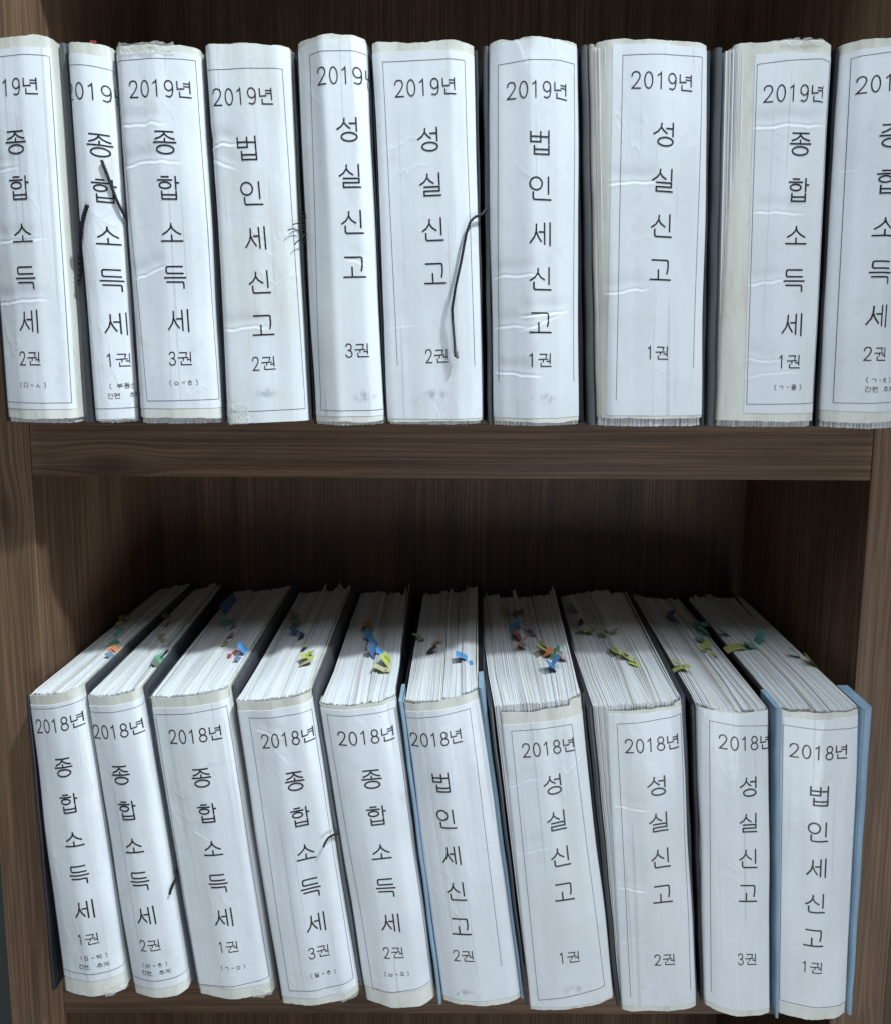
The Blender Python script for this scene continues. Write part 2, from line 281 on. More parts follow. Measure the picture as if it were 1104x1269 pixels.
BOOKS = [
  {'row': 'U', 'Y': 0.466, 'C': [[0.008, 0.9337], [0.0696, 0.9334], [0.0041, 1.2389], [0.0652, 1.2419]], 'w': 0.0613, 'H': 0.3069, 'bk': [0.0041, 0.0652], 'b': [(0, 0), (0.3, 6), (0.66, 9), (0.95, 6), (1, 3)], 'kind': '종합소득세', 'yr': '2019년', 'year': (0.0268, 0.26779), 'f': (0.03076, 0.22519), 'l': (0.03022, 0.08217), 'vol': (0.0292, 0.05149), 'vn': '2', 'sm': [('(디~ㅅ)', (0.02963, 0.02926))], 'xp': 0.0, 'box': [None, (0.05981, 0.2916), None, (0.05913, 0.01432)], 'lab': [0.29739, 0.00909, None, [0.06078, 0.06229]], 'pitch': 0.03576, 'cr': [(0.00846, 0.20326, 0.03005, 0.20385, 0.9), (0.00693, 0.14628, 0.04482, 0.14858, 1.2), (0.0018, 0.09736, 0.044, 0.09921, 1.3)], 'cord': [], 'knot': [], 'fuzz': [], 'tip': [], 'nt': None, 'tabs': []},
  {'row': 'U', 'Y': 0.466, 'C': [[0.0846, 0.9314], [0.1167, 0.9323], [0.076, 1.2382], [0.1096, 1.2361]], 'w': 0.0329, 'H': 0.3054, 'bk': [0.076, 0.1096], 'b': [(0, 0), (0.08, 4), (0.4, 6), (0.7, 4), (1, 0)], 'kind': '종합소득세', 'yr': '2019년', 'year': (0.02143, 0.26773), 'f': (0.02218, 0.22639), 'l': (0.02434, 0.0825), 'vol': (0.02453, 0.05211), 'vn': '1', 'sm': [('( 부동산', (0.02607, 0.03021)), ('간편. 추계', (0.02729, 0.0219))], 'xp': 0.0, 'box': ['H', 0.28766, 0.01125], 'lab': [0.29637, 0.00233, None, None], 'pitch': 0.03598, 'cr': [], 'cord': [(0.00085, [(0.03787, 0.1669, -3), (0.03511, 0.17535, 1.5), (0.03196, 0.18429, 2.6), (0.02894, 0.19681, 3), (0.02634, 0.20669, 3), (0.02414, 0.21399, 2.6)]), (0.0011, [(-0.00576, 0.12961, -7), (-0.00245, 0.14543, -1), (0.00317, 0.15719, 2), (0.00716, 0.16812, 3), (0.01174, 0.17771, 3.2)])], 'knot': [(-0.00763, 0.11507), (-0.00541, 0.12567), (-0.00511, 0.13751), (-0.00189, 0.14414)], 'fuzz': [], 'tip': [], 'nt': None, 'tabs': []},
  {'row': 'U', 'Y': 0.466, 'C': [[0.1216, 0.9344], [0.1895, 0.9348], [0.1141, 1.2349], [0.1827, 1.2348]], 'w': 0.0682, 'H': 0.3003, 'bk': [0.1141, 0.1827], 'b': [(0, 0), (0.08, 5), (0.5, 8), (0.8, 6), (0.95, 3), (1, 0)], 'kind': '종합소득세', 'yr': '2019년', 'year': (0.03679, 0.26668), 'f': (0.03893, 0.22512), 'l': (0.04102, 0.08259), 'vol': (0.04115, 0.0512), 'vn': '3', 'sm': [('(ㅇ~ㅎ)', (0.04226, 0.03096))], 'xp': 0.0, 'box': [(0.00107, 0.28867), (0.06483, 0.29042), (0.00991, 0.01534), (0.0687, 0.01666)], 'lab': [0.29493, 0.00924, None, None], 'pitch': 0.03564, 'cr': [(0.00335, 0.23906, 0.037, 0.23942, 1.2), (0.00287, 0.20753, 0.04767, 0.21035, 1.3), (0.00663, 0.11635, 0.03343, 0.12787, 1.5)], 'cord': [], 'knot': [], 'fuzz': [], 'tip': [], 'nt': None, 'tabs': []},
  {'row': 'U', 'Y': 0.466, 'C': [[0.1965, 0.9293], [0.2649, 0.9318], [0.187, 1.2379], [0.2544, 1.2366]], 'w': 0.0679, 'H': 0.3069, 'bk': [0.187, 0.2544], 'b': [(0, 0), (0.06, 4), (0.5, 5), (0.85, 4), (1, 0)], 'kind': '법인세신고', 'yr': '2019년', 'year': (0.02952, 0.26634), 'f': (0.03113, 0.22623), 'l': (0.03567, 0.08322), 'vol': (0.03495, 0.05161), 'vn': '2', 'sm': [], 'xp': 0.0, 'box': [(-0.00064, 0.28649), (0.06195, 0.28911), (0.00107, 0.01117), (0.06658, 0.012)], 'lab': [0.30656, -0.00105, None, None], 'pitch': 0.03577, 'cr': [(-0.00299, 0.22813, 0.02135, 0.22938, 1.8), (0.00422, 0.07905, 0.03824, 0.08184, 1.3), (-0.00089, 0.21925, 0.0188, 0.20913, 1.2)], 'cord': [], 'knot': [(0.07133, 0.17707), (0.0729, 0.16853), (0.07307, 0.15863), (0.07395, 0.14935)], 'fuzz': [[(0.07441, 0.17182), (0.07855, 0.17446), (0.07906, 0.17117), (0.07635, 0.17051)], [(0.07153, 0.16787), (0.06752, 0.16717), (0.06442, 0.1656)], [(0.06852, 0.16127), (0.0643, 0.16296), (0.06059, 0.1607)], [(0.07307, 0.15863), (0.07153, 0.15466), (0.06745, 0.15265), (0.06487, 0.14916)], [(0.07247, 0.17313), (0.07651, 0.1738), (0.08043, 0.17183)]], 'tip': [], 'nt': None, 'tabs': []},
  {'row': 'U', 'Y': 0.466, 'C': [[0.2711, 0.9326], [0.3305, 0.9336], [0.2611, 1.2385], [0.3158, 1.2415]], 'w': 0.0571, 'H': 0.3072, 'bk': [0.2611, 0.3158], 'b': [(0, 0), (0.05, 4), (0.4, 14), (0.85, 12), (1, 5)], 'kind': '성실신고', 'yr': '2019년', 'year': (0.04271, 0.27655), 'f': (0.04032, 0.23552), 'l': (0.04037, 0.12759), 'vol': (0.03935, 0.06029), 'vn': '3', 'sm': [], 'xp': 0.0, 'box': [(0.01206, 0.29489), None, (0.00635, 0.0104), None], 'lab': [0.30316, 0.0056, None, None], 'pitch': 0.03598, 'cr': [(0.0359, 0.13345, 0.05445, 0.12863, 0.9)], 'cord': [], 'knot': [], 'fuzz': [], 'tip': [], 'nt': None, 'tabs': []},
  {'row': 'U', 'Y': 0.466, 'C': [[0.3337, 0.9323], [0.4134, 0.9335], [0.3216, 1.2397], [0.4037, 1.2391]], 'w': 0.0809, 'H': 0.3067, 'bk': [0.3216, 0.4037], 'b': [(0, 0), (0.05, 3), (0.75, 9), (0.9, 6), (1, 0)], 'kind': '성실신고', 'yr': '2019년', 'year': (0.04087, 0.27185), 'f': (0.04185, 0.23131), 'l': (0.04415, 0.12412), 'vol': (0.04379, 0.05641), 'vn': '2', 'sm': [], 'xp': 0.0, 'box': [(0.00779, 0.29218), (0.07268, 0.29304), (0.01022, 0.04835), (0.0751, 0.04765), 'open'], 'lab': [0.29953, 0.00339, None, None], 'pitch': 0.03574, 'cr': [(-0.00465, 0.07882, 0.02452, 0.08129, 0.4)], 'cord': [(0.0008, [(0.08903, 0.17992, -4), (0.08629, 0.17598, 0), (0.08356, 0.17269, 2.5), (0.07804, 0.17022, 4), (0.0738, 0.16561, 4.5), (0.0702, 0.15493, 4.5), (0.06568, 0.13324, 4.5), (0.06047, 0.11213, 4.5), (0.05736, 0.09503, 4), (0.05774, 0.08376, 3.5), (0.0587, 0.06911, 3), (0.05903, 0.05572, 2.2)])], 'knot': [], 'fuzz': [], 'tip': [(0.05915, 0.08641, 4.4), (0.05941, 0.07044, 4), (0.0604, 0.05638, 3)], 'nt': None, 'tabs': []},
  {'row': 'U', 'Y': 0.466, 'C': [[0.4231, 0.9328], [0.4975, 0.934], [0.4154, 1.2417], [0.4859, 1.2404]], 'w': 0.0724, 'H': 0.3078, 'bk': [0.4154, 0.4859], 'b': [(0, 0), (0.1, 5), (0.45, 12), (0.75, 10), (1, 0)], 'kind': '법인세신고', 'yr': '2019년', 'year': (0.03779, 0.26811), 'f': (0.03936, 0.2274), 'l': (0.03825, 0.08374), 'vol': (0.03762, 0.05322), 'vn': '1', 'sm': [], 'xp': 0.0, 'box': [(0.00651, 0.28932), (0.06914, 0.2921), (0.00457, 0.035), (0.067, 0.03464), 'open'], 'lab': [0.30615, 0.00478, None, None], 'pitch': 0.03592, 'cr': [(0.00057, 0.12154, 0.03762, 0.1217, 1.1), (0.02444, 0.08908, 0.06078, 0.09326, 1.6), (0.00141, 0.07941, 0.02689, 0.08113, 1.1), (0.0256, 0.0785, 0.05201, 0.08908, 1.2), (0.00231, 0.04215, 0.03682, 0.03984, 1.4), (0.02155, 0.30553, 0.02897, 0.29133, 1.3)], 'cord': [], 'knot': [], 'fuzz': [], 'tip': [], 'nt': None, 'tabs': []},
  {'row': 'U', 'Y': 0.466, 'C': [[0.5144, 0.9369], [0.6022, 0.9374], [0.5014, 1.243], [0.5926, 1.2407]], 'w': 0.0895, 'H': 0.3049, 'bk': [0.5014, 0.5926], 'b': [(0, 0), (0.1, 5), (0.5, 8), (0.9, 5), (1, 0)], 'kind': '성실신고', 'yr': '2019년', 'year': (0.05047, 0.27326), 'f': (0.05137, 0.23185), 'l': (0.04925, 0.12409), 'vol': (0.04749, 0.05607), 'vn': '1', 'sm': [], 'xp': 0.0048, 'box': [(0.01967, 0.29272), (0.08324, 0.29437), (0.01253, 0.0158), (0.07889, 0.04399), 'open'], 'lab': [0.30109, 0.00312, [0.0121, 0.00499], None], 'pitch': 0.03593, 'cr': [(0.00982, 0.19338, 0.04484, 0.19397, 1.2), (0.00623, 0.10456, 0.03733, 0.10853, 1.2)], 'cord': [], 'knot': [], 'fuzz': [], 'tip': [], 'nt': None, 'tabs': []},
  {'row': 'U', 'Y': 0.466, 'C': [[0.6149, 0.9347], [0.6972, 0.9353], [0.6145, 1.2421], [0.6917, 1.2415]], 'w': 0.0797, 'H': 0.3068, 'bk': [0.6145, 0.6917], 'b': [(0, 0), (0.1, 3), (0.5, 8), (0.85, 7), (1, 0)], 'kind': '종합소득세', 'yr': '2019년', 'year': (0.04704, 0.26666), 'f': (0.05357, 0.22749), 'l': (0.05395, 0.08234), 'vol': (0.05312, 0.05148), 'vn': '1', 'sm': [('(ㄱ-을)', (0.05249, 0.03001))], 'xp': 0.0082, 'box': [(0.01689, 0.29004), (0.07742, 0.29364), (0.0211, 0.01552), (0.07788, 0.01617)], 'lab': [0.29747, 0.00791, [0.01508, 0.01925], None], 'pitch': 0.03629, 'cr': [(0.01837, 0.24071, 0.07275, 0.24284, 1.2), (0.02097, 0.17301, 0.05679, 0.17279, 1.1), (0.01996, 0.11554, 0.04737, 0.11868, 1.2), (0.02033, 0.05334, 0.04534, 0.05147, 1.0), (0.02097, 0.0391, 0.05861, 0.04338, 0.8)], 'cord': [], 'knot': [], 'fuzz': [], 'tip': [], 'nt': None, 'tabs': []},
  {'row': 'U', 'Y': 0.466, 'C': [[0.7041, 0.9353], [0.7753, 0.9351], [0.7011, 1.2422], [0.7682, 1.2434]], 'w': 0.0691, 'H': 0.3076, 'bk': [0.7011, 0.7682], 'b': [(0, 0), (0.15, 8), (0.5, 13), (1, 0)], 'kind': '종합소득세', 'yr': '2019년', 'year': (0.03306, 0.27288), 'f': (0.03481, 0.23213), 'l': (0.03349, 0.08973), 'vol': (0.03424, 0.05833), 'vn': '2', 'sm': [('(ㄱ-ㅎ)', (0.03861, 0.03657)), ('간편. 추계', (0.04018, 0.02878))], 'xp': 0.0, 'box': [(0.00525, 0.29535), (0.06401, 0.29742), (0.00629, 0.01663), (0.06865, 0.01809)], 'lab': [0.30044, 0.01004, None, None], 'pitch': 0.0356, 'cr': [(0.0024, 0.20941, 0.01119, 0.20616, 0.6)], 'cord': [], 'knot': [], 'fuzz': [], 'tip': [], 'nt': None, 'tabs': []},
  {'row': 'L', 'Y': 0.478, 'C': [[0.0182, 0.3741], [0.079, 0.3777], [0.0017, 0.6752], [0.0506, 0.6848]], 'w': 0.0554, 'H': 0.305, 'bk': [0.009, 0.0515], 'b': [(0, 0), (0.15, 3), (0.55, 8), (0.9, 5), (1, 0)], 'kind': '종합소득세', 'yr': '2018년', 'year': (0.03076, 0.27574), 'f': (0.03113, 0.23443), 'l': (0.03284, 0.09238), 'vol': (0.03228, 0.06136), 'vn': '1', 'sm': [('(B~박)', (0.03403, 0.04155)), ('간편. 추계', (0.033, 0.03211))], 'xp': 0.0, 'box': ['H', 0.29245, 0.02443], 'lab': [0.29618, 0.017, None, None], 'pitch': 0.03552, 'cr': [], 'cord': [], 'knot': [], 'fuzz': [], 'tip': [], 'nt': None, 'tabs': [(0.0213, 0.5927, 'y2', 0.0055, 0.0074), (0.0048, 0.6146, 'g2', 0.0047, 0.0076), (0.0299, 0.5734, 't', 0.0044, 0.0082), (0.0391, 0.5505, 'g', 0.0034, 0.0088), (0.0453, 0.5346, 'o', 0.0033, 0.0076), (0.0484, 0.5254, 'b3', 0.0025, 0.0056), (0.0144, 0.6078, 'y2', 0.0047, 0.0065), (0.0259, 0.5833, 'r2', 0.0036, 0.0052)]},
  {'row': 'L', 'Y': 0.4768, 'C': [[0.0873, 0.3741], [0.1395, 0.3786], [0.056, 0.6759], [0.105, 0.6835]], 'w': 0.051, 'H': 0.3051, 'bk': [0.0559, 0.0919], 'b': [(0, 0), (0.2, 4), (0.5, 7), (0.9, 5), (1, 0)], 'kind': '종합소득세', 'yr': '2018년', 'year': (0.02592, 0.27117), 'f': (0.02358, 0.22894), 'l': (0.02609, 0.08726), 'vol': (0.02554, 0.05635), 'vn': '2', 'sm': [('(비~ㅎ)', (0.02621, 0.03548)), ('간편. 추계', (0.02651, 0.02734))], 'xp': 0.0, 'box': ['H', 0.2899, 0.01944], 'lab': [0.29592, 0.01114, None, None], 'pitch': 0.03543, 'cr': [(0.02043, 0.15704, 0.02666, 0.14495, 0.7)], 'cord': [(0.0009, [(0.05798, 0.11952, -3), (0.05398, 0.11331, 1), (0.05091, 0.10789, 3), (0.05003, 0.10464, 3.5)])], 'knot': [], 'fuzz': [], 'tip': [], 'nt': None, 'tabs': [(0.0573, 0.6204, 'g2', 0.0048, 0.0099), (0.0794, 0.5711, 'y2', 0.0044, 0.0081), (0.0884, 0.555, 'y2', 0.0034, 0.0049), (0.1007, 0.5338, 'b3', 0.0033, 0.0114), (0.1006, 0.5275, 'b3', 0.0033, 0.0094), (0.1013, 0.5213, 'g', 0.0032, 0.0075), (0.1029, 0.5136, 'g2', 0.0024, 0.0064), (0.0682, 0.5968, 'g2', 0.0037, 0.0085)]},
  {'row': 'L', 'Y': 0.4763, 'C': [[0.1502, 0.3741], [0.222, 0.3777], [0.1135, 0.6745], [0.1864, 0.6852]], 'w': 0.0728, 'H': 0.3061, 'bk': [0.1097, 0.1847], 'b': [(0, 0), (0.15, 3), (0.5, 7), (0.9, 5), (1, 0)], 'kind': '종합소득세', 'yr': '2018년', 'year': (0.03839, 0.26834), 'f': (0.0389, 0.228), 'l': (0.03803, 0.08632), 'vol': (0.0381, 0.05576), 'vn': '1', 'sm': [('(ㄱ~ㅁ)', (0.03909, 0.03394))], 'xp': 0.0, 'box': [(0.00337, 0.28983), (0.06926, 0.29036), (0.0006, 0.01161), (0.07029, 0.01742)], 'lab': [0.29608, 0.01204, None, None], 'pitch': 0.03542, 'cr': [(0.02234, 0.17438, 0.03839, 0.165, 0.7)], 'cord': [], 'knot': [], 'fuzz': [], 'tip': [], 'nt': None, 'tabs': [(0.1204, 0.6456, 'b2', 0.0079, 0.0126), (0.1217, 0.6299, 'b2', 0.0078, 0.0112), (0.1357, 0.5991, 't', 0.0065, 0.0117), (0.1501, 0.5692, 'y2', 0.0062, 0.0091), (0.154, 0.5549, 'y2', 0.0043, 0.0089), (0.1632, 0.5397, 'r2', 0.0034, 0.0087), (0.1701, 0.5305, 'r', 0.0041, 0.0066), (0.1808, 0.5303, 'b', 0.0082, 0.0104), (0.1804, 0.5179, 'b3', 0.004, 0.0065), (0.1458, 0.5896, 'g2', 0.0046, 0.0094)]},  # dark blue tabs at the back have shadow put into their colour
  {'row': 'L', 'Y': 0.4674, 'C': [[0.2315, 0.3741], [0.3031, 0.387], [0.1954, 0.6768], [0.2626, 0.688]], 'w': 0.0704, 'H': 0.3042, 'bk': [0.1953, 0.264], 'b': [(0, 0), (0.2, 3), (0.5, 6), (0.9, 5), (1, 0)], 'kind': '종합소득세', 'yr': '2018년', 'year': (0.04496, 0.26616), 'f': (0.04592, 0.22545), 'l': (0.0448, 0.08442), 'vol': (0.04361, 0.05483), 'vn': '3', 'sm': [('(일~ㅎ)', (0.04387, 0.03218))], 'xp': 0.0, 'box': [(0.01117, 0.28875), (0.06988, 0.28778), (0.00951, 0.01572), (0.06899, 0.01783)], 'lab': [0.29554, 0.0087, None, None], 'pitch': 0.03526, 'cr': [(0.01692, 0.2774, 0.04037, 0.26779, 0.9), (0.03176, 0.26118, 0.04363, 0.23998, 0.7)], 'cord': [(0.0007, [(0.07498, 0.16116, -3), (0.0717, 0.16456, 1.5), (0.0678, 0.16622, 3.5), (0.06484, 0.16352, 4.2), (0.0636, 0.16139, 4.4)])], 'knot': [], 'fuzz': [], 'tip': [], 'nt': None, 'tabs': [(0.2071, 0.6167, 'y2', 0.0057, 0.0098), (0.2198, 0.5766, 'b2', 0.0071, 0.0103), (0.2294, 0.5634, 'b2', 0.0061, 0.01), (0.2405, 0.5396, 'y', 0.0084, 0.0077), (0.2493, 0.5205, 'y', 0.0097, 0.0084), (0.247, 0.5104, 'y1', 0.0087, 0.0064), (0.2189, 0.5932, 'g2', 0.0055, 0.0084)]},
  {'row': 'L', 'Y': 0.4721, 'C': [[0.311, 0.3741], [0.3761, 0.3751], [0.2697, 0.6727], [0.3386, 0.68]], 'w': 0.0672, 'H': 0.3043, 'bk': [0.2736, 0.3354], 'b': [(0, 0), (0.1, 3), (0.4, 8), (0.85, 6), (1, 0)], 'kind': '종합소득세', 'yr': '2018년', 'year': (0.03841, 0.27329), 'f': (0.03812, 0.23301), 'l': (0.03611, 0.08888), 'vol': (0.03507, 0.05805), 'vn': '2', 'sm': [('(ㅂ~오)', (0.03489, 0.03585))], 'xp': 0.0, 'box': [(0.00649, 0.29549), (0.06539, 0.29445), (0.00939, 0.01605), (0.0662, 0.0196)], 'lab': [0.30061, 0.01703, None, None], 'pitch': 0.03604, 'cr': [], 'cord': [], 'knot': [], 'fuzz': [], 'tip': [], 'nt': None, 'tabs': [(0.2968, 0.5951, 'o', 0.0101, 0.0074), (0.3024, 0.5731, 'b', 0.0071, 0.0102), (0.3091, 0.5547, 'b', 0.0077, 0.0119), (0.3085, 0.54, 'b2', 0.0075, 0.0077), (0.3253, 0.5226, 'y', 0.0073, 0.0084), (0.3217, 0.5116, 'y1', 0.0088, 0.0055), (0.2993, 0.5769, 'o', 0.0036, 0.0092), (0.3155, 0.5446, 'b', 0.0042, 0.0107)]},  # the dark blue tab stands in for a shadow among the tabs
  {'row': 'L', 'Y': 0.4716, 'C': [[0.3838, 0.3741], [0.4579, 0.3769], [0.3467, 0.675], [0.4138, 0.6869]], 'w': 0.0711, 'H': 0.3082, 'bk': [0.3543, 0.4265], 'b': [(0, 0), (0.15, 5), (0.45, 8), (0.85, 5), (1, 0)], 'kind': '법인세신고', 'yr': '2018년', 'year': (0.02651, 0.27262), 'f': (0.02609, 0.23088), 'l': (0.02613, 0.08432), 'vol': (0.02513, 0.05364), 'vn': '2', 'sm': [], 'xp': 0.0, 'box': [(-0.00026, 0.2939), (0.06113, 0.29509), (0.00876, 0.03893), (0.05789, 0.04035), 'open'], 'lab': [0.30015, 0.00631, None, None], 'pitch': 0.03664, 'cr': [(0.02048, 0.1085, 0.0324, 0.08446, 0.5)], 'cord': [], 'knot': [], 'fuzz': [], 'tip': [], 'nt': None, 'tabs': [(0.3497, 0.5778, 'y2', 0.0089, 0.0051), (0.3597, 0.5717, 'y2', 0.0053, 0.0041), (0.374, 0.5589, 'o2', 0.0078, 0.004), (0.3692, 0.5425, 'k', 0.0076, 0.0058), (0.4019, 0.5227, 'b', 0.0089, 0.0084), (0.4064, 0.5139, 'b', 0.004, 0.0064)]},
  {'row': 'L', 'Y': 0.4635, 'C': [[0.4652, 0.3741], [0.5437, 0.3862], [0.4324, 0.6756], [0.5043, 0.6866]], 'w': 0.0761, 'H': 0.3032, 'bk': [0.4313, 0.5244], 'b': [(0, 0), (0.15, 2), (0.5, 4), (0.85, 4), (1, 0)], 'kind': '성실신고', 'yr': '2018년', 'year': (0.04137, 0.26145), 'f': (0.04157, 0.22605), 'l': (0.04177, 0.12081), 'vol': (0.04031, 0.05449), 'vn': '1', 'sm': [], 'xp': 0.0061, 'box': [(0.00868, 0.28048), (0.06517, 0.28063), (0.00859, 0.01046), (0.06926, 0.01814)], 'lab': [0.28636, 0.00373, None, None], 'pitch': 0.03508, 'cr': [(0.00098, 0.22704, 0.0275, 0.23366, 0.8), (-0.00078, 0.15937, 0.03209, 0.16611, 0.6)], 'cord': [], 'knot': [], 'fuzz': [], 'tip': [], 'nt': (0, 0.86, 0.0055), 'tabs': [(0.4551, 0.6234, 'y2', 0.0086, 0.0066), (0.4692, 0.6218, 'g2', 0.0077, 0.0099), (0.462, 0.5878, 'b', 0.0091, 0.0073), (0.4775, 0.5833, 'p', 0.0099, 0.0062), (0.4792, 0.5715, 'p2', 0.0097, 0.0061), (0.4625, 0.565, 'r2', 0.0087, 0.0091), (0.4639, 0.5501, 's', 0.0111, 0.0069), (0.484, 0.539, 'y3', 0.0084, 0.0115), (0.4871, 0.5336, 'o', 0.0075, 0.0105), (0.4948, 0.5308, 'g', 0.0074, 0.0104), (0.4999, 0.5202, 'p', 0.0073, 0.0056), (0.487, 0.5077, 'b', 0.0127, 0.0091)]},
  {'row': 'L', 'Y': 0.463, 'C': [[0.5518, 0.3741], [0.6216, 0.3811], [0.5268, 0.6764], [0.5943, 0.6843]], 'w': 0.069, 'H': 0.3039, 'bk': [0.538, 0.6155], 'b': [(0, 0), (0.15, 2), (0.5, 4), (0.85, 4), (1, 0)], 'kind': '성실신고', 'yr': '2018년', 'year': (0.03978, 0.26752), 'f': (0.04186, 0.22768), 'l': (0.04213, 0.12125), 'vol': (0.04137, 0.05485), 'vn': '2', 'sm': [], 'xp': 0.0109, 'box': [(0.00924, 0.28855), (0.06747, 0.29155), (0.00878, 0.01533), (0.0637, 0.01929), 'open'], 'lab': [0.29769, 0.00623, None, None], 'pitch': 0.03548, 'cr': [(0.00382, 0.20829, 0.03069, 0.20574, 0.7), (0.00292, 0.1279, 0.027, 0.1244, 0.9), (-0.00044, 0.06995, 0.02138, 0.07951, 0.8)], 'cord': [], 'knot': [], 'fuzz': [], 'tip': [], 'nt': (0, 0.9, 0.003), 'tabs': [(0.5317, 0.6326, 'g2', 0.0088, 0.0123), (0.5378, 0.606, 'k', 0.0047, 0.0043), (0.5358, 0.5905, 'y2', 0.01, 0.0063), (0.5432, 0.5807, 'y2', 0.0108, 0.0052), (0.5568, 0.5719, 'y2', 0.0089, 0.0061), (0.5662, 0.5769, 'y2', 0.008, 0.0031), (0.5611, 0.5434, 'y3', 0.0093, 0.0097), (0.567, 0.5282, 'y3', 0.0099, 0.0076), (0.5735, 0.5143, 'y', 0.0088, 0.0046)]},
  {'row': 'L', 'Y': 0.4614, 'C': [[0.6291, 0.3824], [0.6911, 0.3741], [0.6082, 0.6802], [0.6721, 0.6759]], 'w': 0.0633, 'H': 0.3005, 'bk': [0.6234, 0.6826], 'b': [(0, 0), (0.15, 4), (0.5, 6), (0.85, 3), (1, 0)], 'kind': '성실신고', 'yr': '2018년', 'year': (0.04075, 0.27116), 'f': (0.04209, 0.22989), 'l': (0.04105, 0.12486), 'vol': (0.03958, 0.05863), 'vn': '3', 'sm': [], 'xp': 0.0, 'box': [(0.00904, 0.28936), (0.06198, 0.28641), (0.00571, 0.01769), None, 'open'], 'lab': [0.30128, 0.00649, None, None], 'pitch': 0.03501, 'cr': [], 'cord': [], 'knot': [], 'fuzz': [], 'tip': [], 'nt': None, 'tabs': [(0.6501, 0.6137, 'b2', 0.0085, 0.0109), (0.6744, 0.6011, 't', 0.0111, 0.0107), (0.6745, 0.5858, 't', 0.0127, 0.0094), (0.6633, 0.5695, 't', 0.0079, 0.0081), (0.659, 0.5568, 'y3', 0.0078, 0.0079), (0.6603, 0.547, 'y3', 0.0051, 0.0059), (0.5973, 0.5138, 'y3', 0.0112, 0.0055)]},
  {'row': 'L', 'Y': 0.4615, 'C': [[0.6985, 0.3741], [0.7616, 0.3751], [0.6824, 0.6767], [0.7533, 0.677]], 'w': 0.067, 'H': 0.3026, 'bk': [0.695, 0.7644], 'b': [(0, 0), (0.12, 3), (0.5, 6), (0.85, 4), (1, 0)], 'kind': '법인세신고', 'yr': '2018년', 'year': (0.03145, 0.26568), 'f': (0.03176, 0.22493), 'l': (0.02961, 0.08481), 'vol': (0.02916, 0.05476), 'vn': '1', 'sm': [], 'xp': 0.0, 'box': [(0.00211, 0.28894), (0.06701, 0.28618), (0.00101, 0.01484), (0.06611, 0.01318)], 'lab': [0.29669, 0.01213, None, None], 'pitch': 0.03503, 'cr': [(0.04057, 0.26767, 0.05764, 0.21208, 0.5)], 'cord': [], 'knot': [], 'fuzz': [], 'tip': [], 'nt': None, 'tabs': [(0.6947, 0.5845, 'b2', 0.0108, 0.0062), (0.6778, 0.558, 'y3', 0.0112, 0.0099), (0.7043, 0.5576, 't', 0.0078, 0.008), (0.7116, 0.5583, 't', 0.0087, 0.0099), (0.7254, 0.5689, 't', 0.0088, 0.0081), (0.7454, 0.5397, 'g', 0.0117, 0.0048), (0.7675, 0.5269, 'y3', 0.0082, 0.0113)]},
]

